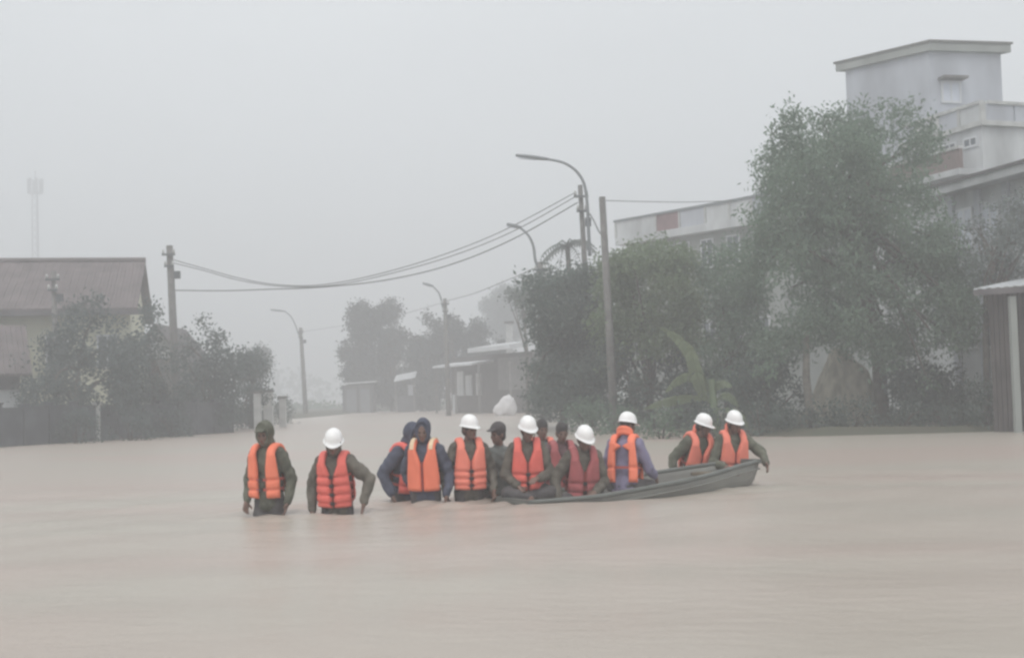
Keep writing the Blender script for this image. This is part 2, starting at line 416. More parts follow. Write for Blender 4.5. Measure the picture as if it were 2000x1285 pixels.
def left_house():
    r = empty('village_house', 'long house with dull reddish-brown roof and cream walls behind the left trees', 'house')
    # main block: wall plane at D 49
    A = gp(-420, 47.5); B = gp(256, 50.0)
    d = (B - A).normalized(); nrm = Vector((-d.y, d.x, 0))
    ze = zz(280, 592, 49.0); zr = zz(280, 505, 52.5)
    bm = NB(); prism(bm, [A, B, B + nrm * 7, A + nrm * 7], -.9, ze - .05); obj('wall', bm, wall_cream, r)
    # gabled end
    bm = NB(); Bm = B + nrm * 3.5
    for k in (0,):
        a = [bm.verts.new(v) for v in (Vector((B.x, B.y, ze - .05)) , Vector((B.x, B.y, ze - .05)) + nrm * 7, Vector((Bm.x, Bm.y, zr - .15)))]
        b2 = [bm.verts.new(v.co - d * .2) for v in a]
        bm.faces.new(a); bm.faces.new(b2[::-1])
        for i in range(3): bm.faces.new((a[i], b2[i], b2[(i + 1) % 3], a[(i + 1) % 3]))
    obj('gable', bm, wall_cream, r)
    def slope(o0, o1, z0, z1):
        bm = NB(); a = A - d * .3; e = B + d * .35
        nrib = 90; L = (e - a).length
        for i in range(nrib):
            s = a + d * (L * i / nrib); s2 = a + d * (L * (i + .93) / nrib)
            h = .0 if i % 2 else .012
            v = [Vector((*(s + nrm * o0)[:2], z0 + h)), Vector((*(s2 + nrm * o0)[:2], z0 + h)), Vector((*(s2 + nrm * o1)[:2], z1 + h)), Vector((*(s + nrm * o1)[:2], z1 + h))]
            tp = [bm.verts.new(q) for q in v]; bt = [bm.verts.new(q - Vector((0, 0, .12 + h))) for q in v]
            bm.faces.new(tp); bm.faces.new(bt[::-1])
            for k in range(4): bm.faces.new((tp[k], bt[k], bt[(k + 1) % 4], tp[(k + 1) % 4]))
        return obj('roof', bm, tile_red, r)
    slope(-.9, 3.5, ze - .15, zr); slope(7.9, 3.5, ze - .15, zr)
    bm = NB(); tube(bm, [Vector((*(A + nrm * 3.5)[:2], zr + .04)), Vector((*(B + d * .35 + nrm * 3.5)[:2], zr + .04))], .12, 8); obj('ridge_cap', bm, tile_red, r)
    bm = NB(); wallbar(bm, A - nrm * .95 , B + d * .55 - nrm * .95, .06, ze - .42, ze - .19); obj('fascia', bm, roof_dark, r)
    for a_, b_ in ((-300, -240), (-120, -60), (90, 135), (190, 232)):
        Aw = gp(a_, 47.5 + 2.5 * (a_ + 420) / 698); Bw = gp(b_, 47.5 + 2.5 * (b_ + 420) / 698)
        window(r, Aw, Bw, 2.6, 3.9)
    return r
left_house()

def lean_to():
    r = empty('low_house', 'low house with reddish roof and pale wall at left edge behind the dark wall', 'house')
    A = gp(-260, 43.5); B = gp(38, 45.5); d = (B - A).normalized(); n = Vector((-d.y, d.x, 0))
    ze = zz(30, 728, 44); zr = zz(30, 632, 47)
    bm = NB(); prism(bm, [A, B, B + n * 2.2, A + n * 2.2], -.9, ze); obj('wall', bm, wall_white, r)
    bm = NB(); nr = 30
    a0 = A - n * .7 - d * .2; L = (B - A).length + .6
    for i in range(nr):
        s = a0 + d * L * i / nr; s2 = a0 + d * L * (i + .92) / nr; h = .012 * (i % 2)
        v = [Vector((s.x, s.y, ze + h)), Vector((s2.x, s2.y, ze + h)), Vector(((s2 + n * 3.4).x, (s2 + n * 3.4).y, zr + h)), Vector(((s + n * 3.4).x, (s + n * 3.4).y, zr + h))]
        tp = [bm.verts.new(q) for q in v]; bt = [bm.verts.new(q - Vector((0, 0, .1 + h))) for q in v]
        bm.faces.new(tp); bm.faces.new(bt[::-1])
        for k in range(4): bm.faces.new((tp[k], bt[k], bt[(k + 1) % 4], tp[(k + 1) % 4]))
    obj('roof', bm, tile_red, r)
    bm = NB(); wallbar(bm, A, B, .1, ze - .55, ze - .05, .12); obj('beam', bm, roof_dark, r)
lean_to()

def small_house():
    r = empty('gabled_hut', 'small dark gabled roof between the two left tree groups', 'house')
    D = 58; A = gp(262, D); B = gp(352, D)
    zt = zz(305, 632, D); ze = zz(305, 700, D); m = (A + B) / 2
    bm = NB(); prism(bm, [A, B, B + Vector((0, 5, 0)), A + Vector((0, 5, 0))], -.9, ze); obj('wall', bm, concrete, r)
    bm = NB()
    for s in (-1, 1):
        e = A if s < 0 else B
        e = Vector((e.x + s * .3, D - .3, ze - .1)); tp = Vector((m.x, D - .3, zt))
        v = [e, tp, tp + Vector((0, 5.6, 0)), e + Vector((0, 5.6, 0))]
        a = [bm.verts.new(q) for q in v]; b2 = [bm.verts.new(q - Vector((0, 0, .14))) for q in v]
        bm.faces.new(a); bm.faces.new(b2[::-1])
        for k in range(4): bm.faces.new((a[k], b2[k], b2[(k + 1) % 4], a[(k + 1) % 4]))
    obj('roof', bm, roof_dark, r)
    bm = NB(); a = [bm.verts.new(q) for q in (Vector((A.x, D, ze)), Vector((B.x, D, ze)), Vector((m.x, D, zt - .18)))]
    b2 = [bm.verts.new(v.co + Vector((0, .15, 0))) for v in a]; bm.faces.new(a); bm.faces.new(b2[::-1])
    for k in range(3): bm.faces.new((a[k], b2[k], b2[(k + 1) % 3], a[(k + 1) % 3]))
    obj('gable', bm, wall_white, r)
small_house()

def left_wall():
    r = empty('boundary_wall', 'dark grey boundary wall standing in the flood along the left bank', 'wall')
    A = gp(-170, 35.0); B = gp(455, 49)
    n = 14; d = (B - A) / n
    for i in range(n):
        a = A + d * i; b_ = A + d * (i + 1) - d.normalized() * .18
        top = 1.1 + .02 * (i % 3)
        bm = NB(); wallbar(bm, a + d.normalized() * .0, b_, .12, -.9, top); obj('panel', bm, wall_dark, r)
        bm = NB(); wallbar(bm, b_, b_ + d.normalized() * .18, .18, -.9, top + .12, .03)
        wallbar(bm, b_ - d.normalized() * .03, b_ + d.normalized() * .21, .24, top + .121, top + .17, .06)
        obj('post', bm, concrete_pale if i == 6 else wall_dark, r)
        bm = NB(); wallbar(bm, a, b_, .18, top + .002, top + .06, .03); obj('coping', bm, wall_dark, r)
left_wall()

# short pale gate posts at the end of the left bank
for k, (px, py, D, lab) in enumerate([(503, 768, 53, 'pale concrete post in the water behind the green-hooded wader at the far left'), (524, 766, 54, 'wider pale post just right of another, end of the left trees'),
                         (552, 778, 57, 'slim pale post nearest the open water at the end of the left bank')]):
    b = gp(px, D, -.9); r = empty('gate_post', lab, 'post', b, 0, 'pale posts at the end of the left bank')
    h = zz(px, py, D) + .9
    bm = NB(); box(bm, (0, 0, h / 2), (.28 + .1 * (k == 1), .28, h)); obj('shaft', bm, concrete_pale, r)
    bm = NB(); box(bm, (0, 0, h + .051), (.42, .38, .1)); obj('cap', bm, concrete, r)

GL = 'trees in a dense row on the left bank'
tree('broad_tree', 'bushy dark tree under the brown roof, largest of the left bank', [(30, 640), (60, 625), (90, 640), (120, 610), (140, 590), (165, 570), (190, 580), (215, 600), (235, 640), (262, 640), (285, 680), (290, 845), (40, 845), (25, 770), (50, 740), (20, 690)], 44, 2.4, [(150, 800), (152, 720)], leaf_left, 30, 60, .24, .9, group=GL, r0=.16)
tree('broad_tree', 'dark tree with a lone round top knob right of the brown roof', [(278, 610), (290, 588), (312, 592), (316, 625), (305, 650), (330, 680), (360, 720), (365, 840), (270, 850), (262, 700), (283, 650)], 46, 1.6, [(300, 800), (298, 700)], leaf_left, 22, 34, .22, 1.0, group=GL, r0=.12)
tree('broad_tree', 'dark tree with spiky top just right of the near left utility pole', [(348, 690), (360, 640), (378, 645), (398, 618), (412, 650), (425, 635), (440, 655), (468, 670), (480, 700), (470, 840), (345, 848), (335, 760)], 50, 2.0, [(410, 800), (408, 720)], leaf_left, 22, 42, .23, 1.0, group=GL, r0=.13)
tree('broad_tree', 'rounded dark tree at the right end of the left bank', [(465, 680), (500, 685), (520, 700), (542, 730), (540, 770), (510, 790), (490, 835), (455, 838), (450, 740)], 55, 1.8, [(490, 810), (492, 750)], leaf_left, 20, 30, .24, 1.0, group=GL, r0=.12)
tree('broad_tree', 'pale hazy tree crown peeping over the end of the left trees', [(490, 690), (505, 672), (520, 690), (530, 730), (490, 740)], 110, 2.0, [(508, 780), (508, 720)], leaf_grey, 14, 12, .4, 1.0, r0=.15)
for px, D, wp, hp, lab in [(150, 40, 100, 66, 'low dark bush before the wall near its pale post'), (60, 36.6, 90, 50, 'low dark bush at the left edge in front of the boundary wall'), (250, 41.5, 110, 60, 'low dark bush before the wall under the left trees'), (340, 44.5, 90, 55, 'low bush at the foot of the near left utility pole'),
                          (420, 48.3, 90, 60, 'low bush under the spiky left tree at the waterline'), (495, 55, 70, 50, 'low bush behind the green-hooded wader on the left'), (552, 63, 40, 48, 'last low bush of the left bank beside the slim pale post')]:
    if px != 60: shrub(lab, px, D, wp, hp, leaf_left, .17, 14, 'low bushes along the left bank')

# telecom mast
def mast():
    D = 260; b = gp(74, D, 0); r = empty('telecom_mast', 'faint tall telecom mast rising in the haze behind the brown roof', 'mast', b)
    H = zz(64, 345, D); lean = at(64, 345, D).x - b.x
    bm = NB(); rad = .95
    legs = [(math.cos(a) * rad, math.sin(a) * rad) for a in (R(90), R(210), R(330))]
    T = lambda z: Vector((lean * z / H * .3, 0, z))
    for lx, ly in legs: tube(bm, [T(0) + Vector((lx, ly, 0)), T(H * .93) + Vector((lx * .7, ly * .7, 0))], .12, 5)
    k = 0; z = 0
    while z < H * .9:
        s = 1 - .3 * z / H; s2 = 1 - .3 * (z + 1.6) / H
        for i in range(3):
            a, c = legs[i], legs[(i + 1) % 3]
            tube(bm, [T(z) + Vector((a[0] * s, a[1] * s, 0)), T(z + 1.6) + Vector((c[0] * s2, c[1] * s2, 0))], .06, 4)
        z += 1.6
    obj('tower', bm, galv, r)
    for i in range(6):
        a = i * math.pi / 3; bm = NB()
        box(bm, T(H - 2.0) + Vector((math.cos(a) * 1.35, math.sin(a) * 1.35, 0)), (.5, .5, 3.0)); obj('antenna', bm, galv, r)
    bm = NB(); tube(bm, [T(H - 3.6), T(H - 3.4)], 1.3, 12); obj('platform', bm, galv, r)
    bm = NB(); tube(bm, [T(H - 3.4), T(H + 1.2)], .12, 6); obj('lightning_rod', bm, galv, r)
mast()

# ------------------------------------------------------------------ utility poles, street lamps, cables
def util_pole(px, pyt, pxb, D, label, arms=True, r=.15, fat=0):
    b = gp(pxb, D, -.9); t_ = at(px, pyt, D)
    root = empty('utility_pole', label, 'utility pole', b, 0, 'grey concrete utility poles')
    v = t_ - b
    bm = NB(); tube(bm, [(0, 0, 0), v * .5, v], [r * 1.15, r, r * .8], 10); obj('pole', bm, concrete, root, True)
    if arms:
        for k, f in ((0, .955), (1, .90)):
            bm = NB(); c = v * f
            box(bm, c + Vector((.0, -r * .95 - .05, 0)), (.5 - .14 * k, .07, .07)); arm = obj('crossarm', bm, metal_dark, root)
            for s in (-1, 1):
                bm = NB(); tube(bm, [c + Vector((s * (.2 - .06 * k), -r - .05, .046)), c + Vector((s * (.2 - .06 * k), -r - .05, .20))], [.05, .035], 8); obj('insulator', bm, concrete_pale, arm, True)
        bm = NB(); box(bm, v * .86 + Vector((r + .1, -.02, 0)), (.2, .18, .28)); obj('junction_box', bm, metal_dark, root)
    return root
util_pole(331, 480, 349, 49, 'utility pole rising above the trees beside the brown tiled roof', r=.16)
util_pole(587, 640, 598, 100, 'lone utility pole in the flood left of the centre trees', r=.17)
util_pole(869, 583, 876, 78, 'utility pole rising out of the hazy centre trees', r=.14)
util_pole(1055, 512, 1060, 52, 'short-looking utility pole top at the edge of the dark right trees', r=.14)
util_pole(1133, 362, 1160, 44, 'utility pole carrying the cables, left of the close pair', r=.10)
util_pole(1176, 385, 1200, 36.8, 'bare utility pole, right of the close pair', arms=False, r=.115)
util_pole(105, 530, 112, 46, 'dark utility pole seen against the brown tiled roof', r=.11)

def lamp(pts, D, label, r=.06, head=(0, 0)):
    P = [at(x, y, D) for x, y in pts]; b = Vector((P[-1].x, P[-1].y, P[-1].z))
    root = empty('street_lamp', label, 'street lamp', b, 0, 'curved-arm street lamps')
    L = [p - b for p in P]
    # catmull smoothing
    sm = []
    for i in range(1, len(L) - 1):
        p0, p1, p2 = L[i - 1] if i > 1 else L[1], L[i], L[i + 1]; p3 = L[min(i + 2, len(L) - 1)]
        for s in range(5):
            q = s / 5; sm.append(.5 * ((2 * p1) + (p2 - p0) * q + (2 * p0 - 5 * p1 + 4 * p2 - p3) * q * q + (-p0 + 3 * p1 - 3 * p2 + p3) * q ** 3))
    sm.append(L[-1])
    bm = NB(); tube(bm, sm, [r * (.75 + .35 * i / len(sm)) for i in range(len(sm))], 8); obj('arm', bm, galv, root, True)
    # head: flat tapered luminaire
    a, c = L[0], L[1]; d = (a - c).normalized(); s = Vector((0, 1, 0)); u = d.cross(s) * (-1)
    if u.z < 0: u = -u
    bm = NB(); n = 7; rings = []; ln = (a - c).length * 1.1
    for i in range(n):
        f = i / (n - 1); w_ = r * (1.1 + 1.3 * math.sin(math.pi * min(1, f * 1.15) * .8)); h_ = r * (.9 + .5 * math.sin(math.pi * f)); p = c - d * .05 + d * ln * f
        rings.append([bm.verts.new(p + s * math.cos(t_) * w_ + u * math.sin(t_) * h_) for t_ in [k * math.pi / 4 for k in range(8)]])
    for i in range(n - 1):
        for k in range(8): bm.faces.new((rings[i][k], rings[i][(k + 1) % 8], rings[i + 1][(k + 1) % 8], rings[i + 1][k]))
    bm.faces.new(rings[0][::-1]); bm.faces.new(rings[-1]); hd = obj('lamp_head', bm, galv, root, True)
    bm = NB(); m_ = c + d * ln * .6 - u * r * 1.35
    box(bm, m_, (ln * .5, r * 2.6, r * .4), Matrix((d, s, u)).transposed()); obj('lens', bm, glass_pale, hd)
lamp([(1010, 304), (1068, 311), (1100, 318), (1125, 334), (1141, 360), (1147, 400), (1149, 440), (1152, 500)], 43.8, 'nearest and tallest curved street lamp above the close pair of poles', .055)
lamp([(990, 438), (1015, 444), (1032, 460), (1042, 482), (1046, 510), (1056, 530)], 52, 'second street lamp, arching over the edge of the dark right trees', .06)
lamp([(826, 553), (845, 559), (857, 572), (863, 590), (866, 604), (872, 612)], 78, 'third street lamp, hazy, over the centre trees', .06)
lamp([(530, 605), (556, 608), (568, 618), (577, 635), (584, 655), (590, 668)], 100, 'farthest street lamp, very faint, on the lone pole in the flood', .05)
# bracket between lamp and pole
def cable(pts, Da, Db, label, r=.017, name='power_cable'):
    n = len(pts); x0, x1 = pts[0][0], pts[-1][0]; P = []
    for i in range(n - 1):
        p0 = pts[max(i - 1, 0)]; p1 = pts[i]; p2 = pts[i + 1]; p3 = pts[min(i + 2, n - 1)]
        for s in range(8):
            q = s / 8
            f = lambda k: .5 * (2 * p1[k] + (p2[k] - p0[k]) * q + (2 * p0[k] - 5 * p1[k] + 4 * p2[k] - p3[k]) * q * q + (-p0[k] + 3 * p1[k] - 3 * p2[k] + p3[k]) * q ** 3)
            P.append((f(0), f(1)))
    P.append(pts[-1])
    W = []
    for x, y in P:
        s = (x - x0) / (x1 - x0); D = 1 / ((1 - s) / Da + s / Db); W.append(at(x, y, D))
    bm = NB(); tube(bm, W, r, 5); o = obj(name, bm, cable_m, None, True); tag(o, label, 'cable', 'overhead cables')
cable([(340, 508), (400, 525), (470, 544), (540, 556), (620, 557), (720, 540), (850, 503), (980, 452), (1126, 375)], 48.8, 44, 'highest sagging cable from the left pole to the right pair')
cable([(340, 514), (400, 529), (470, 548), (560, 560), (660, 556), (780, 530), (900, 494), (1010, 448), (1128, 382)], 48.8, 44, 'middle sagging cable close under the highest one')
cable([(338, 567), (430, 568), (530, 565), (640, 560), (760, 546), (880, 517), (1000, 468), (1128, 396)], 48.8, 44, 'lowest and thickest sagging cable across the street', .022)
cable([(589, 648), (680, 634), (780, 615), (868, 590)], 100, 78, 'faint cable between the two far utility poles', .013)
cable([(1180, 392), (1260, 394), (1340, 395), (1440, 392)], 36.8, 40, 'thin straight cable from the bare pole towards the big tree', .012)
cable([(1152, 418), (1160, 432), (1170, 452), (1186, 470)], 43.8, 37, 'short slack cable between lamp arm and bare pole', .03)
cable([(1055, 520), (960, 560), (920, 575), (871, 588)], 52, 78, 'faint cable between the second and third street lamps', .02)

# ------------------------------------------------------------------ centre background
GC = 'hazy trees of the far centre'
LC = leaf_far
tree('tall_tree', 'leftmost hazy centre tree with dense crown beside the little shed', [(690, 602), (705, 594), (722, 603), (738, 625), (742, 680), (735, 790), (685, 790), (672, 720), (662, 690), (672, 660), (665, 640), (680, 625)], 112, 3, [(710, 780), (708, 700)], LC, 18, 44, .42, 1.0, group=GC, r0=.3)
tree('tall_tree', 'second hazy centre tree, its crown leaning right over a gap', [(738, 598), (762, 595), (782, 602), (792, 635), (800, 660), (795, 790), (740, 790), (742, 668), (758, 645), (745, 625), (735, 612)], 114, 3, [(768, 780), (770, 700)], LC, 17, 40, .42, 1.0, group=GC, r0=.3)
tree('tall_tree', 'widest flat-topped hazy tree in the middle of the centre group', [(800, 640), (812, 618), (838, 618), (852, 630), (872, 634), (885, 660), (890, 795), (795, 795)], 108, 3, [(840, 780), (838, 700)], LC, 18, 50, .42, 1.0, group=GC, r0=.3)
tree('tall_tree', 'narrow hazy tree right behind the third street lamp', [(870, 640), (885, 608), (895, 618), (902, 650), (900, 730), (870, 760)], 105, 2, [(885, 780), (886, 700)], LC, 14, 24, .4, 1.0, group=GC, r0=.22)
tree('tall_tree', 'rightmost hazy centre tree above the pale shop roof', [(905, 650), (915, 627), (935, 630), (950, 650), (955, 690), (990, 660), (1010, 690), (960, 720), (900, 720)], 106, 2.5, [(930, 780), (930, 700)], LC, 16, 34, .4, 1.0, group=GC, r0=.22)
tree('pale_tree', 'very pale distant tree behind the centre right roofs', [(945, 600), (960, 575), (985, 565), (1010, 560), (1035, 575), (1035, 660), (990, 670), (950, 640)], 165, 4, [(990, 720), (990, 640)], leaf_grey, 17, 34, .55, .9, r0=.35)
tree('pale_tree', 'small drooping tree top left of the dark right trees', [(985, 572), (1000, 560), (1012, 575), (1030, 545), (1045, 560), (1040, 640), (1020, 620), (1000, 590)], 70, 1.2, [(1030, 700), (1025, 640)], leaf_dark, 11, 22, .26, 1.0, r0=.13)

def shed():
    D = 108; r = empty('roadside_kiosk', 'small pale-roofed kiosk at the waterline under the centre trees', 'kiosk')
    A = gp(670, D); B = gp(728, D); zt = zz(700, 752, D)
    bm = NB(); prism(bm, [A, B, B + Vector((0, 3, 0)), A + Vector((0, 3, 0))], -.9, zt); obj('wall', bm, concrete, r)
    bm = NB(); a = A + Vector((-.15, -.5, 0)); b_ = B + Vector((.3, -.5, 0))
    prism(bm, [a, b_, b_ + Vector((0, 4, 0)), a + Vector((0, 4, 0))], [zt + .05, zt + .2, zt + .3, zt + .15], [zt + .17, zt + .32, zt + .42, zt + .27]); obj('roof', bm, metal_pale, r)
    for px in (671, 700, 726):
        p = gp(px, D - .45); bm = NB(); box(bm, (p.x, p.y, zt / 2 - .45), (.14, .14, zt + .9 )); obj('post', bm, wall_dark, r)
    bm = NB(); wallbar(bm, gp(676, D), gp(696, D), .05, -.1, zt - .35, .06); obj('shutter', bm, galv, r)
    bm = NB(); wallbar(bm, gp(704, D), gp(722, D), .05, -.1, zt - .35, .06); obj('shutter', bm, galv, r)
shed()
def centre_stall():
    D = 104; r = empty('stall', 'low stall with a tilted pale awning in the shade of the centre trees', 'stall')
    A = gp(770, D); B = gp(812, D); z1 = zz(790, 728, D); z0 = zz(790, 738, D)
    bm = NB(); prism(bm, [A, B, B + Vector((0, 2, 0)), A + Vector((0, 2, 0))], [z0 - .3, z0, z0 + .5, z0 + .2], [z0 - .22, z0 + .08, z0 + .58, z0 + .28]); obj('awning', bm, metal_pale, r)
    for px in (773, 809):
        p = gp(px, D + .6); bm = NB(); box(bm, (p.x, p.y, (z0 + .0) / 2 - .5), (.12, .12, z0 + .5)); obj('post', bm, concrete, r)
    bm = NB(); wallbar(bm, gp(776, D + 1), gp(808, D + 1), .1, -.9, 1.3); obj('counter', bm, wall_dark, r)
    bm = NB(); wallbar(bm, gp(797, D + 1), gp(807, D + 1), .1, 1.35, 2.2); obj('sign_board', bm, wall_blue, r)
centre_stall()
def shop():
    D = 88; r = empty('roadside_shop', 'low pale shop with flat awnings left of the dark right trees', 'house')
    A = gp(884, D + 3); B = gp(1042, D - 8); d = (B - A).normalized(); n = Vector((-d.y, d.x, 0))
    ztop = zz(960, 695, D)
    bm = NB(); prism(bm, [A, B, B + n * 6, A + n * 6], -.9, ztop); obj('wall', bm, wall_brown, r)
    L = (B - A).length
    P = lambda s: A + d * L * s
    for s0, s1, z, dz, m_ in ((.02, .55, ztop - .7, .14, metal_pale), (.5, 1.0, ztop + .12, .3, metal_pale)):
        bm = NB(); a, b_ = P(s0) - n * 1.6, P(s1) - n * 1.6
        prism(bm, [a, b_, b_ + n * 2.2, a + n * 2.2], [z, z, z + .3, z + .3], [z + dz, z + dz, z + .3 + dz, z + .3 + dz]); obj('awning', bm, m_, r)
    for s0, s1, z0, z1, m_ in ((.06, .17, 1.2, 2.9, wall_white), (.2, .28, 1.2, 2.6, wall_white), (.02, .06, -.2, 1.3, wall_white), (.62, .98, 1.5, 3.6, concrete), (.34, .40, 1.2, 2.7, concrete_pale)):
        bm = NB(); wallbar(bm, P(s0), P(s1), .08, z0, z1, .12); obj('shutter', bm, m_, r)
    for s in (.03, .3, .6, .97):
        p = P(s) - n * 1.4; bm = NB(); box(bm, (p.x, p.y, ztop / 2 - .75), (.16, .16, ztop + .3)); obj('post', bm, concrete, r)
shop()
# pale chimney-like pillar
D = 92; b = gp(998, D, -.9); r = empty('water_tower_pillar', 'pale square pillar rising behind the shop roof', 'pillar', b)
hh = zz(996, 632, D) + .9
bm = NB(); box(bm, (0, 0, hh / 2), (.5, .5, hh)); obj('shaft', bm, concrete_pale, r)
bm = NB(); box(bm, (0, 0, hh + .081), (.7, .7, .16)); obj('cap', bm, concrete, r)

# ------------------------------------------------------------------ right side buildings
def building_far():
    r = empty('balcony_house', 'white house with a roof terrace parapet and one dull red panel behind the right trees', 'building')
    A = gp(1233, 60); B = gp(1545, 52.6); d = (B - A).normalized(); n = Vector((-d.y, d.x, 0)); L = (B - A).length
    zt = zz(1205, 430, 60); zb = zz(1205, 466, 60)
    bm = NB(); prism(bm, [A, B, B + n * 9, A + n * 9], -.9, zb - .35); obj('wall', bm, wall_grey, r)
    bm = NB(); a = A - n * .5 - d * .25; b_ = B - n * .5
    prism(bm, [a, b_, b_ + n * 10, a + n * 10], zb - .35 + .003, zb - .003); obj('floor_slab', bm, wall_white, r)
    xs_ = [0, .28, .438, .603, .75, .88, 1.0]
    for i in range(len(xs_) - 1):
        m_ = red_panel if i == 1 else (wall_blue if i % 3 == 2 else wall_white)
        bm = NB(); wallbar(bm, a + d * (L * xs_[i] + .06) , a + d * (L * xs_[i + 1] - .06), .12, zb, zt - .12 + (.0), -.06); o = obj('parapet_panel', bm, m_, r)
        if i == 1: tag(o, 'dull red parapet panel')
    for i, s in enumerate(xs_):
        bm = NB(); p = a + d * L * s; wallbar(bm, p - d * .05, p + d * .05, .2, zb, zt - .122, -.02); obj('post', bm, concrete_pale, r)
    bm = NB(); wallbar(bm, a - d * .1, b_, .26, zt - .12, zt - .02, 0); obj('handrail', bm, galv, r)
    bm = NB(); wallbar(bm, a - d * .05, a + d * .1, 9, zb, zt - .125, -.3); obj('parapet_panel', bm, wall_white, r)
    for s0, s1 in ((.05, .13), (.2, .28), (.35, .43), (.5, .58), (.66, .74), (.82, .9)):
        window(r, A + d * L * s0, A + d * L * s1, zb - 1.9, zb - .6)
        window(r, A + d * L * s0, A + d * L * s1, zb - 5.6, zb - 4.2)
    # a small rooftop room behind
    bm = NB(); q = A + d * L * .62 + n * 2; prism(bm, [q, q + d * 2.6, q + d * 2.6 + n * 2.5, q + n * 2.5], zb, zt + .35); obj('rooftop_room', bm, wall_white, r)
    bm = NB(); q = A + d * L * .60 + n * 1.8; prism(bm, [q, q + d * 3.2, q + d * 3.2 + n * 3, q + n * 3], zt + .352, zt + .46); obj('roof', bm, metal_pale, r)
building_far()

def tower_house():
    r = empty('tall_house', 'tall pale house with boxy flat-roofed rooftop room above the big tree', 'building')
    # rooftop room
    L_ = gp(1676, 44.6); Cn = gp(1842, 42.3); R_ = gp(1984, 42.8); Bk = L_ + R_ - Cn
    zt = zz(1824, 101, 42.3); zb = zz(1824, 262, 42.3)
    bm = NB(); prism(bm, [L_, Cn, R_, Bk], zb - 1.4, zt); obj('rooftop_room', bm, wall_blue, r)
    cen = (L_ + R_) / 2
    ov = [cen + (p - cen) * 1.13 for p in (L_, Cn, R_, Bk)]
    bm = NB(); prism(bm, ov, zt + .002, zt + .27); obj('roof_slab', bm, wall_grey, r)
    ov2 = [cen + (p - cen) * 1.16 for p in (L_, Cn, R_, Bk)]
    bm = NB(); prism(bm, ov2, zt + .272, zt + .35); obj('roof_coping', bm, concrete, r)
    d = (R_ - Cn).normalized(); LR = (R_ - Cn).length
    a = Cn + d * LR * .14; b_ = Cn + d * LR * .42
    z1 = zz(1860, 158, 42.4); z0 = zz(1860, 202, 42.4)
    window(r, a, b_, z0, z1, .03, glass_pale, metal_pale)
    bm = NB(); wallbar(bm, a - d * .08, b_ + d * .08, .45, z1 + .02, z1 + .1, .4); obj('window_hood', bm, concrete, r)
    # main block
    C2 = gp(1940, 39.6); L2 = gp(1705, 45.2); R2 = gp(2190, 41.2); B2 = L2 + R2 - C2
    zp = zz(1925, 196, 39.6); zf = zz(1925, 246, 39.6)
    bm = NB(); prism(bm, [L2, C2, R2, B2], -.9, zf); obj('wall', bm, wall_white, r)
    dl = (C2 - L2).normalized(); nl = Vector((-dl.y, dl.x, 0)); LL = (C2 - L2).length
    dr = (R2 - C2).normalized(); nr = Vector((-dr.y, dr.x, 0)); LRr = (R2 - C2).length
    # floor slab + parapets in panels
    cen2 = (L2 + R2) / 2
    bm = NB(); prism(bm, [cen2 + (p - cen2) * 1.05 for p in (L2, C2, R2, B2)], zf + .002, zf + .16); obj('terrace_slab', bm, concrete_pale, r)
    for i in range(6):
        bm = NB(); wallbar(bm, L2 + dl * (LL * i / 6 + .06), L2 + dl * (LL * (i + 1) / 6 - .06), .1, zf + .162, zp - .1, 0); obj('parapet_panel', bm, wall_white if i % 2 else wall_blue, r)
        bm = NB(); wallbar(bm, L2 + dl * (LL * (i + 1) / 6 - .055), L2 + dl * (LL * (i + 1) / 6 + .055), .18, zf + .162, zp - .102, .04); obj('post', bm, concrete_pale, r)
    for i in range(4):
        bm = NB(); wallbar(bm, C2 + dr * (LRr * i / 4 + .06), C2 + dr * (LRr * (i + 1) / 4 - .01), .1, zf + .162, zp - .1, 0); obj('parapet_panel', bm, wall_blue, r)
    bm = NB(); wallbar(bm, L2, C2, .2, zp - .1, zp, .05); wallbar(bm, C2 + dr * .25, R2, .2, zp - .1, zp, .05); obj('handrail', bm, concrete_pale, r)
    # balcony on the left face
    z1 = zz(1925, 286, 39.6); z2 = zz(1925, 330, 39.6)
    a = L2 + dl * LL * .42; b_ = C2 - dl * .0
    bm = NB(); wallbar(bm, a, b_, .12, z2, z1 - .1, .9); obj('balcony_front', bm, balcony_brown, r)
    bm = NB(); wallbar(bm, a, b_, .2, z1 - .098, z1, .94); obj('balcony_rail', bm, concrete_pale, r)
    bm = NB(); wallbar(bm, a, b_ , 1.0, z2 - .2, z2 - .003, .95); obj('balcony_slab', bm, wall_white, r)
    for s in (.48, .7, .86):
        window(r, L2 + dl * LL * s, L2 + dl * LL * (s + .11), z1 + .05, zf - .25, .03, glass, metal_pale)
    # lower floors windows
    for zc in (z2 - 2.6, z2 - 5.4):
        for s in (.3, .55, .78):
            window(r, L2 + dl * LL * s, L2 + dl * LL * (s + .12), zc, zc + 1.3, .03, glass, metal_pale)
    for s in (.1, .4, .7):
        window(r, C2 + dr * LRr * s, C2 + dr * LRr * (s + .2), z2 - 2.8, z2 - 1.5, .03, glass, metal_pale)
tower_house()

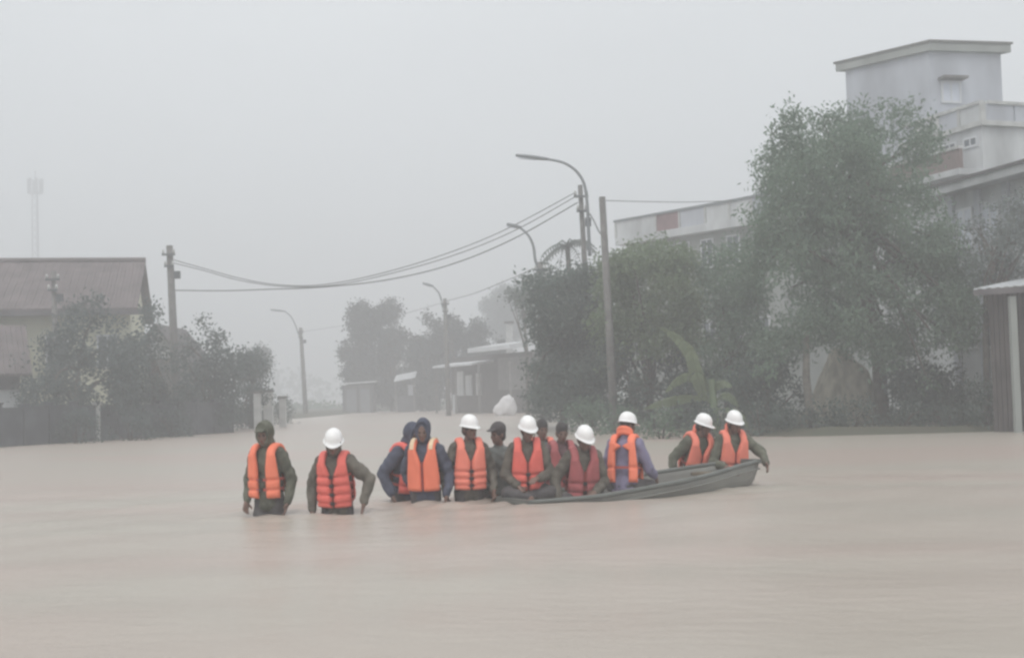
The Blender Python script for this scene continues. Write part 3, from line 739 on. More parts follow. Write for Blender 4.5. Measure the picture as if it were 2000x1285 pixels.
def wing():
    r = empty('front_house', 'two storey pale house with a dark-edged flat canopy at the right edge behind the trees', 'house')
    A = gp(1872, 37.6); B = gp(2190, 31.6); d = (B - A).normalized(); n = Vector((-d.y, d.x, 0)); L = (B - A).length
    z = zz(1800, 366, 38)
    bm = NB(); prism(bm, [A, B, B + n * 1.6, A + n * 1.6], -.9, z - .35); obj('wall', bm, wall_white, r)
    a = gp(1806, 38.4); b_ = gp(2190, 30.5)
    dd = (b_ - a).normalized(); nn = Vector((-dd.y, dd.x, 0))
    bm = NB(); prism(bm, [a, b_, b_ + nn * 2.0, a + nn * 2.0], z - .34, z - .1); obj('canopy', bm, wall_white, r)
    bm = NB(); wallbar(bm, a, b_, 2.0, z - .098, z - .02, .06); obj('canopy_edge', bm, roof_dark, r)
    for s0, s1 in ((.04, .16), (.22, .34), (.42, .56), (.64, .76)):
        window(r, A + d * L * s0, A + d * L * s1, z - 2.0, z - .8, .03, glass_pale, metal_pale)
        window(r, A + d * L * s0, A + d * L * s1, z - 4.9, z - 3.5, .03, glass, metal_pale)
    for s in (0, .19, .38, .6, .8):
        bm = NB(); wallbar(bm, A + d * (L * s), A + d * (L * s + .22), .1, -.9, z - .36, .12); obj('pilaster', bm, wall_blue, r)
wing()

def right_shed():
    r = empty('dark_shed', 'dark brown shed with bright metal roof edge at the right edge of the water', 'shed')
    A = gp(1938, 29.6); B = gp(2160, 28.0); d = (B - A).normalized(); n = Vector((-d.y, d.x, 0))
    z = zz(1945, 566, 29.4)
    npl = 22; L = (B - A).length
    for i in range(npl):
        bm = NB(); wallbar(bm, A + d * L * i / npl, A + d * (L * (i + 1) / npl - .02), .05, -.9, z - .02 - .01 * (i % 3), .01 * (i % 2)); obj('plank', bm, wall_brown, r)
    bm = NB(); prism(bm, [A + n * .07, B + n * .07, B + n * 3.2, A + n * 3.2], -.9, z - .05); obj('wall', bm, wall_dark, r)
    bm = NB(); a = A - n * .6 - d * .12; b_ = B - n * .6; k = 26; LL = (b_ - a).length
    for i in range(k):
        s, s2 = a + d * LL * i / k, a + d * LL * (i + .96) / k; hh = .02 * (i % 2)
        prism(bm, [s, s2, s2 + n * 4.4, s + n * 4.4], [z + hh, z + hh, z + .55 + hh, z + .55 + hh], [z + .02 + hh, z + .02 + hh, z + .57 + hh, z + .57 + hh])
    obj('roof', bm, metal_pale, r)
    bm = NB(); wallbar(bm, a, b_, .05, z - .14, z - .003, .0); obj('fascia', bm, roof_dark, r)
    p = gp(1984, 28.8); bm = NB(); box(bm, (p.x, p.y, (z - 1.1) / 2 ), (.14, .14, z + .7)); obj('post', bm, wall_grey, r)
    zt = z + .6
    bm = NB(); wallbar(bm, A + n * 3.9 - d * .3, B + n * 3.9, .3, zt - .05, zt + .1); obj('ridge_board', bm, galv, r)
right_shed()

# ------------------------------------------------------------------ right side vegetation
big = [(1475, 300), (1500, 245), (1545, 215), (1575, 250), (1610, 215), (1645, 222), (1690, 195), (1740, 190), (1795, 205), (1815, 250), (1858, 245), (1862, 290), (1835, 310), (1800, 330), (1800, 375), (1850, 375), (1868, 440), (1880, 500), (1925, 560),
       (1925, 640), (1890, 700), (1830, 640), (1860, 740), (1800, 760), (1735, 720), (1700, 690), (1600, 690), (1560, 720), (1500, 760), (1470, 700), (1480, 560), (1430, 540), (1405, 500), (1415, 450), (1452, 440), (1450, 380), (1480, 350)]
tree('big_tree', 'biggest tree, drooping grey-green crown in front of the tall house', big, 34, 2.8, [(1722, 800), (1715, 690), (1690, 560), (1650, 430)], leaf_mid, 40, 240, .21, .82, r0=.24, nl=34, wid=.36, droop=.8)
tree('right_tree', 'feathery tree right of the big tree before the front house', [(1885, 420), (1920, 385), (1960, 400), (2000, 370), (2060, 380), (2060, 560), (1990, 545), (1930, 580), (1885, 560), (1870, 480)], 31.5, 1.4, [(1930, 830), (1925, 640), (1940, 520)], leaf_grey, 26, 44, .19, .9, r0=.12, nl=16)
tree('leafy_tree', 'dark dense tree at the left end of the right trees, under the second street lamp', [(1020, 560), (1040, 535), (1070, 525), (1100, 520), (1130, 510), (1165, 525), (1180, 560), (1180, 800), (1100, 810), (1045, 800), (1035, 720), (1048, 650), (1030, 620)], 42.5, 3, [(1100, 800), (1098, 680)], leaf_dark, 32, 90, .25, 1.0, r0=.16)
tree('leafy_tree', 'olive tree with broad top between the pole pair and the red-panelled house', [(1160, 525), (1180, 500), (1220, 490), (1260, 478), (1310, 482), (1350, 488), (1370, 520), (1385, 640), (1360, 720), (1300, 690), (1240, 700), (1165, 720)], 39, 2.4, [(1270, 800), (1268, 680)], leaf_olive, 34, 80, .23, 1.0, r0=.16)
tree('leafy_tree', 'greyish tree filling the gap left of the big tree', [(1360, 500), (1400, 480), (1450, 480), (1510, 560), (1520, 760), (1400, 790), (1370, 720), (1380, 600)], 37.5, 1.8, [(1420, 800), (1418, 690)], leaf_mid, 30, 78, .21, .9, r0=.12)
tree('leafy_tree', 'lower dark tree behind the banana plant', [(1130, 700), (1200, 660), (1300, 680), (1400, 700), (1400, 830), (1300, 850), (1130, 830)], 38.5, 1.6, [(1240, 820), (1240, 760)], leaf_dark, 28, 56, .22, 1.0, r0=.1)
tree('leafy_tree', 'dark low crown around the trunk of the big tree', [(1730, 700), (1800, 690), (1900, 720), (1940, 800), (1930, 840), (1740, 845), (1720, 800)], 33.2, 1.2, [(1830, 830), (1830, 780)], leaf_dark, 28, 44, .2, 1.0, r0=.1)
tree('leafy_tree', 'dark low crown left of the straw heap', [(1420, 720), (1480, 690), (1560, 730), (1585, 800), (1580, 845), (1410, 850)], 33.5, 1.2, [(1500, 830), (1500, 780)], leaf_dark, 26, 44, .2, 1.0, r0=.1)
# pale bare trunk
b = gp(1583, 32.8, -.8); bm = NB()
tube(bm, [(0, 0, 0), (-.03, 0, 1.2), (-.1, 0, 2.2), (-.02, .1, 3.4)], [.13, .11, .10, .07], 8)
o = obj('bare_trunk', bm, bark_pale, None, True); o.location = b; tag(o, 'slender pale bare trunk left of the straw heap', 'tree trunk')
# straw heap
D = 35.6; b = gp(1650, D, 0); bm = NB(); bmesh.ops.create_icosphere(bm, subdivisions=4, radius=1)
for v in bm.verts:
    c = v.co; k = 1 + .09 * math.sin(c.x * 5 + c.z * 3) * math.cos(c.y * 4) + random.uniform(-.03, .03)
    v.co = Vector((c.x * 1.0 * k, c.y * 1.0 * k, (abs(c.z) ** 1.1 * (1 if c.z > 0 else -1)) * 2.05 * k))
o = obj('straw_heap', bm, straw, None, True); o.location = b + Vector((0, 0, .05)); tag(o, 'rounded beige straw heap under the big tree', 'straw heap')

def palm(px, py, D, label, n=13, L=1.7):
    top = at(px, py, D); b = Vector((top.x + .2, D, -.5)); r = empty('coconut_palm', label, 'palm', b)
    bm = NB(); v = top - b; tube(bm, [(0, 0, 0), v * .5 + Vector((.1, 0, 0)), v], [.17, .13, .1], 8); obj('trunk', bm, bark, r, True)
    for i in range(n):
        a = 2 * math.pi * i / n + random.uniform(-.2, .2); el = random.uniform(.1, 1.1); V = []; Fc = []
        d = Vector((math.cos(a), math.sin(a), 0)); pts = [v + d * L * s * math.cos(el * .6) + Vector((0, 0, 1)) * (L * (math.sin(el) * s - .9 * s * s)) for s in np.linspace(0, 1, 12)]
        bm = NB(); tube(bm, pts, [.03 * (1 - k / 13) + .005 for k in range(12)], 4)
        side = Vector((-d.y, d.x, 0))
        for k in range(1, 12):
            for s in (-1, 1):
                l = L * .34 * math.sin(math.pi * min(1, k / 12 * .85 + .12)); p = pts[k]
                q = p + side * s * l * .8 + Vector((0, 0, -l * .55)) + d * l * .3
                w_ = d * .05
                vs = [bm.verts.new(x) for x in (p - w_, p + w_, q)]; bm.faces.new(vs)
        obj('frond', bm, leaf_grey, r)
palm(1108, 482, 56, 'hazy palm with drooping fronds left of the close pair of poles', 13, 1.5)

def banana():
    D = 31.5; b = gp(1392, D, -.5); r = empty('banana_plant', 'yellow-green banana plant with big torn leaves on the right bank', 'banana plant', b)
    bm = NB(); tube(bm, [(0, 0, 0), (.02, 0, .9), (-.02, 0, 1.9)], [.14, .12, .08], 10); obj('stem', bm, leaf_olive, r, True)
    tips = [[(1392, 770), (1360, 712), (1330, 665), (1292, 640)], [(1392, 780), (1345, 775), (1300, 782), (1258, 798)], [(1392, 770), (1402, 750), (1415, 745), (1430, 755)],
            [(1392, 770), (1350, 735), (1325, 740), (1300, 765)], [(1395, 785), (1415, 770), (1430, 775), (1442, 795)], [(1388, 790), (1370, 760), (1350, 690), (1345, 670)], [(1396, 800), (1430, 800), (1450, 815), (1465, 840)]]
    for ti, tp in enumerate(tips):
        P = [at(x, y, D + (.5 * math.sin(ti * 2.1)) * i / 3) - b for i, (x, y) in enumerate(tp)]
        pts = []
        for i in range(3):
            p0 = P[max(i - 1, 0)]; p1 = P[i]; p2 = P[i + 1]; p3 = P[min(i + 2, 3)]
            for s in range(6):
                q = s / 6; pts.append(.5 * (2 * p1 + (p2 - p0) * q + (2 * p0 - 5 * p1 + 4 * p2 - p3) * q * q + (-p0 + 3 * p1 - 3 * p2 + p3) * q ** 3))
        pts.append(P[3]); n = len(pts); bm = NB()
        tube(bm, pts, [.03 * (1 - i / (n + 2)) for i in range(n)], 5)
        for s in (-1, 1):
            prev = None
            for i in range(3, n):
                f = (i - 3) / (n - 4); w_ = (.16 + .02 * (ti % 3)) * math.sin(math.pi * min(.97, f * .9 + .1)) + .02
                d = (pts[min(i + 1, n - 1)] - pts[i - 1]).normalized(); side = Vector((0, 1, 0)) * .75 + d.cross(Vector((0, 1, 0))) * .65 * (1)
                e = pts[i] + side * s * w_ + Vector((0, 0, -.3 * w_)); c = (pts[i], e)
                if prev is not None:
                    gap = .5 if (i * 7 + ti) % 4 == 0 else .08
                    vs = [bm.verts.new(x) for x in (prev[0], c[0], c[1].lerp(prev[1], gap), prev[1])]; bm.faces.new(vs)
                prev = c
        obj('leaf', bm, leaf_banana, r)
banana()
for px, D, wp, hp, m_, lab in [(1075, 52, 70, 60, leaf_dark, 'dark bush at the waterline below the second street lamp'), (1150, 36, 90, 75, leaf_mid, 'green bush behind the low white helmet in the middle of the boat'),
                               (1205, 33.5, 100, 60, leaf_mid, 'green bush behind the sitter in the lavender shirt'), (1290, 30.8, 110, 62, leaf_mid, 'light green bush left of the banana plant, over the boat'), (1390, 30.6, 110, 62, leaf_dark, 'dark bush under the banana plant'),
                               (1480, 30.8, 110, 70, leaf_dark, 'dark bush behind the two helmets at the bow'), (1570, 31.4, 110, 60, leaf_dark, 'dark bush below the pale bare trunk'), (1655, 31.0, 120, 66, leaf_dark, 'dark bush in front of the straw heap'),
                               (1750, 31.2, 120, 60, leaf_dark, 'dark bush at the foot of the big tree'), (1850, 30.8, 120, 60, leaf_dark, 'dark bush between the big tree and the dark shed'), (1925, 30.2, 70, 110, leaf_dark, 'tall dark bush against the corner of the dark shed'),
                               ]:
    shrub(lab, px, D, wp, hp, m_, .15, 16, 'bushes along the right waterline')
# white tied tarp on the bank
bm = NB(); bmesh.ops.create_icosphere(bm, subdivisions=3, radius=1)
for v in bm.verts:
    c = v.co; k = 1 + .12 * math.sin(c.x * 6 + 1) * math.cos(c.z * 5); top = max(0, c.z)
    k *= 1 + .06 * math.sin(c.x * 13 + c.y * 9 + c.z * 11); v.co = Vector((c.x * .62 * (1 - .42 * top ** 2) * k + .2 * top, c.y * .5 * k, c.z * (.85 if c.z > 0 else .5) * k))
o = obj('tarpaulin_bundle', bm, cloth_white, None, True); o.location = gp(985, 72, .3); tag(o, 'white tarpaulin bundle at the waterline above the waders', 'tarpaulin')
# ------------------------------------------------------------------ people helpers
def blob(prims, voxel=.011, smooth=4, folds=0, seed=0, clip=None):
    bm = NB()
    for p in prims:
        if p[0] == 'c':
            _, a, ra, b_, rb = p; a = Vector(a); b_ = Vector(b_); d = b_ - a; L = d.length
            for q, rr in ((a, ra), (b_, rb)):
                bmesh.ops.create_icosphere(bm, subdivisions=2, radius=rr, matrix=Matrix.Translation(q))
            if L > 1e-4:
                rot = d.to_track_quat('Z', 'Y').to_matrix().to_4x4()
                bmesh.ops.create_cone(bm, cap_ends=True, segments=16, radius1=ra, radius2=rb, depth=L, matrix=Matrix.Translation((a + b_) / 2) @ rot)
        else:
            _, c, s, rot = p
            bmesh.ops.create_icosphere(bm, subdivisions=3, radius=1, matrix=Matrix.Translation(c) @ rot.to_4x4() @ Matrix.Diagonal((*s, 1)))
    me = bpy.data.meshes.new('tmp'); bm.to_mesh(me); bm.free()
    o = bpy.data.objects.new('tmp', me); C.objects.link(o)
    m1 = o.modifiers.new('r', 'REMESH'); m1.mode = 'VOXEL'; m1.voxel_size = voxel
    m2 = o.modifiers.new('s', 'SMOOTH'); m2.factor = .5; m2.iterations = smooth
    dg = bpy.context.evaluated_depsgraph_get(); dg.update()
    res = bpy.data.meshes.new_from_object(o.evaluated_get(dg))
    bpy.data.objects.remove(o); bpy.data.meshes.remove(me)
    if folds:
        n = len(res.vertices); co = np.empty(n * 3, np.float32); res.vertices.foreach_get('co', co); co = co.reshape(-1, 3)
        no = np.empty(n * 3, np.float32); res.vertices.foreach_get('normal', no); no = no.reshape(-1, 3)
        x, y, z = co.T
        h = np.sin(z * 55 + 3 * np.sin(x * 14 + seed) + 2 * np.sin(y * 17)) * .6 + np.sin(z * 28 + x * 22 + seed * 2 + 2 * np.sin(y * 12)) * .7 + np.sin(x * 40 - y * 33 + z * 12 + seed) * .35
        co += no * (h * folds)[:, None]
        res.vertices.foreach_set('co', co.ravel()); res.update()
    return res
I3 = Matrix.Identity(3)
def hand(prims, wrist, d, palm, s=1.0, curl=.6):
    """five unequal bent fingers. d: direction of the fingers; palm: palm normal"""
    d = d.normalized(); palm = (palm - d * palm.dot(d)).normalized(); side = d.cross(palm)
    base = wrist + d * .015
    prims.append(('c', wrist, .024, base + d * .02, .026))
    for k in (-1, 0, 1): prims.append(('c', base + side * k * .016, .017, base + d * .07 + side * k * .022, .016))
    for k, (o, l) in enumerate(((-.033, .066), (-.011, .078), (.011, .073), (.031, .056))):
        p = base + d * .08 + side * o; a = .3 * curl
        for j in range(3):
            dd = (d * math.cos(a) + palm * math.sin(a)); q = p + dd * l * (.42, .32, .26)[j]
            prims.append(('c', p, .0105 - .001 * j, q, .0095 - .001 * j)); p = q; a += .75 * curl
    p = base + d * .015 - side * .03; dd = (d * .6 - side * .75 + palm * .3).normalized(); q = p + dd * .04
    prims.append(('c', p, .014, q, .012)); prims.append(('c', q, .012, q + (d * .8 + palm * .45 - side * .1).normalized() * .032, .010))

def vest(parent, T, m, straps=(.10, .19, .28), open_=.012, back_open=False, collar=False, pale_top=False, zip_=True, strap_mat=None, length=.0):
    """life vest in the torso frame (T maps torso frame to person frame)"""
    tag_root = None
    zb = .03 - length
    rows = []
    zf = np.linspace(zb, .47, 30)
    for z in zf: rows.append(('f', z))
    for a in np.linspace(0, math.pi, 13)[1:-1]: rows.append(('t', a))
    for z in np.linspace(.47, zb + .03, 26): rows.append(('b', z))
    NC = 11
    objs = []
    V = []; Fc = []
    for sgn in (1, -1):
        ov = []; iv = []
        for kind, val in rows:
            zc = val if kind != 't' else .47 + .085 * math.sin(val)
            if kind == 'f':
                t = max(0, (val - .33) / .14); xin = open_ + (.07 - open_) * min(1, t) ** 1.1; xo = .19 - .03 * max(0, (val - .2) / .27)
            elif kind == 't':
                xin = .07; xo = .160
            else:
                if back_open:
                    t = (.47 - val); xin = .078 if val > .455 else (.03 if val > .40 else .085); 
                    if .40 < val <= .455: xin = .0
                    xin = max(0.0, .078 * abs((val - .43) / .04)) if val > .39 else .085
                    xin = min(xin, .085)
                else:
                    xin = .078 * max(0, (val - .40) / .07)
                xo = .185 - .03 * max(0, (val - .2) / .27)
            for c in range(NC):
                s = c / (NC - 1); x = xin + (xo - xin) * s
                d = .150 * math.sqrt(max(.05, 1 - (x / .235) ** 2))
                edge = min(1, 6 * min(s, 1 - s) + .15)
                endf = 1
                if kind == 'f': endf = min(1, (val - zb) / .03 + .2)
                if kind == 'b': endf = min(1, (val - zb - .03) / .03 + .2)
                gr = 1
                for g_ in straps:
                    if kind != 't': gr -= .62 * math.exp(-((zc - g_) / .013) ** 2)
                th = .042 * edge ** .5 * endf * gr + .004
                if kind == 'f': p = Vector((x, d, zc)); nn = Vector((x / .235 * .8, 1, 0)).normalized()
                elif kind == 'b': p = Vector((x, -d, zc)); nn = Vector((x / .235 * .8, -1, 0)).normalized()
                else:
                    p = Vector((x, d * math.cos(val), .47 + (.075 - .12 * max(0, x - .09)) * math.sin(val))); nn = Vector((0.1, math.cos(val), math.sin(val))).normalized()
                    th *= .75
                p.x *= sgn; nn.x *= sgn
                ov.append(p + nn * th); iv.append(p - nn * .006)
        b0 = len(V); V += ov + iv; n = len(ov); nr = len(rows)
        for i in range(nr - 1):
            for c in range(NC - 1):
                a = b0 + i * NC + c; q = (a, a + 1, a + NC + 1, a + NC); Fc.append(q); Fc.append(tuple(k + n for k in q[::-1]))
        for i in range(nr - 1):
            for c in (0, NC - 1):
                a = b0 + i * NC + c; Fc.append((a, a + NC, a + NC + n, a + n))
        for c in range(NC - 1):
            for i in (0, nr - 1):
                a = b0 + i * NC + c; Fc.append((a, a + 1, a + 1 + n, a + n))
    me = bpy.data.meshes.new('life_vest'); me.from_pydata([T @ v for v in V], [], Fc); me.update()
    bm = NB(); bm.from_mesh(me); bmesh.ops.recalc_face_normals(bm, faces=bm.faces); bm.to_mesh(me); bm.free()
    vo = link('life_vest', me, m, parent, True)
    for g_ in straps:
        bm = NB(); ring = []
        for k in range(40):
            a = 2 * math.pi * k / 40; x = .2 * math.sin(a); y = .178 * math.cos(a)
            ring.append((x, y))
        for k in range(40):
            (x0, y0), (x1, y1) = ring[k], ring[(k + 1) % 40]
            vs = []
            for r_, zz_ in ((1, -.013), (1, .013), (.965, .013), (.965, -.013)):
                vs.append((T @ Vector((x0 * r_, y0 * r_, g_ + zz_)), T @ Vector((x1 * r_, y1 * r_, g_ + zz_))))
            A_ = [bm.verts.new(v[0]) for v in vs]; B_ = [bm.verts.new(v[1]) for v in vs]
            for j in range(4): bm.faces.new((A_[j], A_[(j + 1) % 4], B_[(j + 1) % 4], B_[j]))
        bmesh.ops.remove_doubles(bm, verts=bm.verts, dist=1e-5)
        obj('strap', bm, strap_mat or strap_m, vo)
        bm = NB(); box(bm, T @ Vector((0, .186, g_)), (.045, .018, .034), T.to_3x3()); obj('buckle', bm, buckle_m, vo)
    if zip_:
        bm = NB()
        for k in range(10): box(bm, T @ Vector((0, .162 , zb + .03 + k * .03)), (.014, .012, .026), T.to_3x3())
        obj('zipper', bm, strap_m, vo)
    if collar:
        pr = []
        pts = [Vector((.085 * math.cos(a), -.075 * math.sin(a) + .01 - .02, .555 + .035 * math.sin(a))) for a in np.linspace(R(-10), R(190), 9)]
        for a_, b_ in zip(pts, pts[1:]):
            pr.append(('c', T @ a_, .03, T @ b_, .03)); pr.append(('c', T @ (a_ + Vector((0, -.012, .05))), .024, T @ (b_ + Vector((0, -.012, .05))), .024))
        link('collar', blob(pr, .012, 4), m, vo, True)
    if pale_top:
        for s in (1, -1):
            bm = NB()
            for k in range(7):
                a = R(20 + k * 20); p = T @ Vector((s * .118, .175 * math.cos(a), .47 + .112 * math.sin(a)))
                box(bm, p, (.05, .045, .012), T.to_3x3() @ Matrix.Rotation(-(R(90) - a) , 3, 'X'))
            obj('reflective_strip', bm, strap_g, vo)
    return vo

def helmet(parent, H, tilt=0):
    """H maps the head frame (origin at head centre, y forward) to person frame"""
    bm = NB(); nu, nv = 32, 12; rot = Matrix.Rotation(R(-tilt), 4, 'X')
    def ringp(i, j, k):
        a = 2 * math.pi * i / nu; f = j / (nv - 3)
        ca, sa = math.cos(a), math.sin(a)
        if j <= nv - 3:
            th = f * math.pi / 2; r = math.sin(th) ** .92; z = math.cos(th) ** .85 if th < math.pi / 2 - 1e-6 else 0
            x = .123 * r * sa; y = .143 * r * ca; zc = .135 * z
            ridge = .006 * math.exp(-(x / .022) ** 2) * math.sin(th)
            zc += ridge * max(0, z)
        else:
            e = (j - (nv - 3)) * .011; pk = max(0, ca) ** 3 * .026 * (j - (nv - 3))
            x = (.123 + e) * sa; y = (.143 + e) * ca + pk; zc = -.004 * (j - (nv - 3)) - pk * .15
        p = Vector((x * .84, y * .83, zc * .88 + .036)) * (1 - .035 * k)
        if k: p.z += .001
        return H @ (rot @ p.to_4d()).to_3d()
    G = []
    for k in (0, 1):
        top = bm.verts.new(ringp(0, 0, k)); rows = [[bm.verts.new(ringp(i, j, k)) for i in range(nu)] for j in range(1, nv)]
        for i in range(nu): bm.faces.new((top, rows[0][i], rows[0][(i + 1) % nu]))
        for j in range(len(rows) - 1):
            for i in range(nu): bm.faces.new((rows[j][i], rows[j + 1][i], rows[j + 1][(i + 1) % nu], rows[j][(i + 1) % nu]))
        G.append(rows[-1])
    for i in range(nu): bm.faces.new((G[0][i], G[1][i], G[1][(i + 1) % nu], G[0][(i + 1) % nu]))
    ho_ = obj('helmet', bm, helmet_m, parent, True)
    bm = NB()
    pts = [H @ Vector(p) for p in ((.082, .02, .03), (.078, .03, -.05), (.05, .06, -.115), (0, .075, -.128), (-.05, .06, -.115), (-.078, .03, -.05), (-.082, .02, .03))]
    tube(bm, pts, .005, 5); obj('chin_strap', bm, buckle_m, ho_)
    return ho_

def person(label, px, ytop, D, face, jacket, trousers=dkcloth, head='helmet', hood=False, lean=8, side=0, yaw_head=0, nod=8, roll_head=0, armR=None, armL=None,
           seated=False, vest_kw=None, shoulders=1.0, hat_tilt=4, group='rescuers and villagers around the boat', jw=0.0):
    cat = 'person'
    th = R(lean)
    Trot = Matrix.Rotation(-th, 3, 'X') @ Matrix.Rotation(R(side), 3, 'Y')
    T = Trot.to_4x4()
    neck = Trot @ Vector((0, .0, .525))
    Hrot = Trot @ Matrix.Rotation(th * .5, 3, 'X') @ Matrix.Rotation(R(yaw_head), 3, 'Z') @ Matrix.Rotation(R(-nod), 3, 'X') @ Matrix.Rotation(R(roll_head), 3, 'Y')
    hc = neck + Trot @ Vector((0, .02, .02)) + Hrot @ Vector((0, .012, .125))
    H = Matrix.Translation(hc) @ Hrot.to_4x4()
    topl = hc.z + (.170 if head == 'helmet' else .145 if (hood or head == 'cap') else .13)
    ztop = zz(px, ytop, D); zp = ztop - topl
    # head is over px: shift the root so the head sits there
    rz = R(180 + face); Rz = Matrix.Rotation(rz, 3, 'Z')
    base = gp(px, D, zp); off = Rz @ Vector((hc.x, hc.y, 0)); base = base - Vector((off.x, off.y, 0)) * .6
    root = empty('person', label, cat, base, rz, group); root.scale = (.88, .92, 1)
    leg = zp + .84
    sh = .165 * shoulders
    SR = Trot @ Vector((sh, 0, .455)); SL = Trot @ Vector((-sh, 0, .455))
    armR = armR or ((.30, .0, .20), (.27, .14, .0)); armL = armL or ((.30, .0, .20), (.27, .14, .0))
    eR, wR = Vector(armR[0]), Vector(armR[1]); eL, wL = Vector((-armL[0][0], *armL[0][1:])), Vector((-armL[1][0], *armL[1][1:]))
    # keep arm lengths human
    def fix(S, e, w_):
        e2 = S + (e - S).normalized() * .285; w2 = e2 + (w_ - e).normalized() * .25; return e2, w2
    eR, wR = fix(SR, eR, wR); eL, wL = fix(SL, eL, wL)
    if seated:
        legs = [[Vector((s * .09, .0, .0)), Vector((s * .27, .24, -.01)), Vector((-s * .02, .28 + .05 * s, -.06))] for s in (1, -1)]
    else:
        st = .09
        legs = [[Vector((s * .09, 0, 0)), Vector((s * .11, .05 + s * .06, -leg * .48)), Vector((s * .12, s * .10 - .02, -leg + .07))] for s in (1, -1)]
    def E(c, s, Rm=Trot): return ('e', Trot @ Vector(c) if Rm is Trot else c, s, Rm)
    body = [E((0, .0, .35), (.155, .10, .18)), E((0, .01, .17), (.135, .095, .17)), E((0, -.01, .03), (.15, .105, .12)),
            ('c', SL, .052, SR, .052), ('c', Trot @ Vector((0, -.005, .45)), .058, neck + Trot @ Vector((0, .015, .06)), .05)]
    He = lambda c, s: ('e', H @ Vector(c), s, Hrot)
    body += [He((0, -.005, .02), (.074, .094, .098)), He((0, .03, -.045), (.056, .062, .066)), He((0, .055, -.085), (.03, .028, .024)),
             He((0, .094, -.018), (.011, .018, .026)), He((0, .104, -.034), (.017, .013, .011)), He((0, .082, .018), (.045, .012, .012)),
             He((.076, -.005, -.01), (.011, .02, .03)), He((-.076, -.005, -.01), (.011, .02, .03)), He((0, .083, -.062), (.025, .012, .010)),
             He((.038, .072, -.02), (.02, .015, .018)), He((-.038, .072, -.02), (.02, .015, .018))]
    for S, e, w_ in ((SR, eR, wR), (SL, eL, wL)):
        body += [('c', S, .05, e, .036), ('c', e, .037, w_, .025)]
        d = (w_ - e).normalized(); hand(body, w_ + d * .01, d, Vector((-e.x * 2, .6, -.4)))
    for a, k, f in legs:
        body += [('c', a, .085, k, .055), ('c', k, .055, f, .04), ('c', f, .04, f + Vector((0, .13, -.035)), .03)]
    me = blob(body, .0085, 3)
    me.materials.append(skin); me.materials.append(eye_m); me.materials.append(lips)
    n = len(me.polygons); cc = np.empty(n * 3, np.float32); me.polygons.foreach_get('center', cc); cc = cc.reshape(-1, 3)
    mi = np.zeros(n, np.int32)
    for ex in (.032, -.032):
        p = np.array(H @ Vector((ex, .088, .0))); dd = cc - p; mi[(dd ** 2).sum(1) < .013 ** 2] = 1
    p = np.array(H @ Vector((0, .096, -.062))); mi[((cc - p) ** 2).sum(1) < .018 ** 2] = 2
    me.polygons.foreach_set('material_index', mi); me.polygons.foreach_set('use_smooth', [True] * n)
    bo = bpy.data.objects.new('body', me); C.objects.link(bo); bo.parent = root
    # jacket
    j = .024 + jw
    jk = [E((0, .0, .35), (.155 + j, .10 + j, .18 + j)), E((0, .005, .17), (.145 + j, .10 + j, .17 + j)), E((0, -.005, .04), (.155 + j, .11 + j, .12)), E((0, -.005, -.04), (.150 + j, .108 + j, .10)),
          ('c', SL, .058 + j * .6, SR, .058 + j * .6), ('c', Trot @ Vector((0, -.01, .46)), .075, neck + Trot @ Vector((0, -.005, .015)), .066)]
    for S, e, w_ in ((SR, eR, wR), (SL, eL, wL)):
        jk += [('c', S, .056 + j, e, .040 + j), ('c', e, .041 + j, w_ - (w_ - e) * .03, .031 + j * .7)]
    jo = link('jacket', blob(jk, .011, 4, .006, seed=px), jacket, root, True)
    if hood:
        hk = [He((0, -.022, .022), (.098, .104, .125)), He((0, -.02, -.075), (.085, .085, .075))]
        for a in np.linspace(0, 2 * math.pi, 14):
            a2 = a + 2 * math.pi / 13
            hk.append(('c', H @ Vector((.078 * math.sin(a), .062, .015 + .108 * math.cos(a))), .015, H @ Vector((.078 * math.sin(a2), .062, .015 + .108 * math.cos(a2))), .015))
        hk.append(('c', neck + Trot @ Vector((0, -.03, .02)), .085, neck + Trot @ Vector((0, -.02, .06)), .08))
        link('hood', blob(hk, .0105, 4, .002, seed=px), jacket, jo, True)
    tk = [E((0, -.01, .0), (.165, .125, .13))]
    for a, k, f in legs:
        tk += [('c', a, .098, k, .072), ('c', k, .072, f, .06)]
    link('trousers', blob(tk, .014, 4, .003, seed=px + 3), trousers, root, True)
    bm = NB()
    for a, k, f in legs:
        box(bm, f + Vector((0, .06, -.045)), (.1, .26, .07))
    bmesh.ops.bevel(bm, geom=bm.edges[:], offset=.02, segments=2, affect='EDGES')
    obj('boots', bm, dkcloth, root, True)
    if not hood or head == 'hair':
        hr = [He((0, -.012, .034), (.082, .100, .098)), He((0, -.045, -.02), (.072, .06, .07))]
        link('hair', blob(hr, .0105, 3, .002), hair_m, root, True)
    if head == 'helmet': helmet(root, H, hat_tilt)
    if head == 'cap':
        cp = [He((0, -.008, .062), (.092, .106, .082))]
        for k in range(5): cp.append(('c', H @ Vector((-.05 + .025 * k, .07, .062)), .012, H @ Vector((-.045 + .0225 * k, .155 - .006 * abs(k - 2), .05)), .009))
        link('cap', blob(cp, .010, 3), jacket if jacket in (olive, olive2) else dkcloth, root, True)
    if vest_kw is not None:
        kw = dict(vest_kw); vm = kw.pop('m', v_orange); vest(root, T, vm, **kw)
    return root

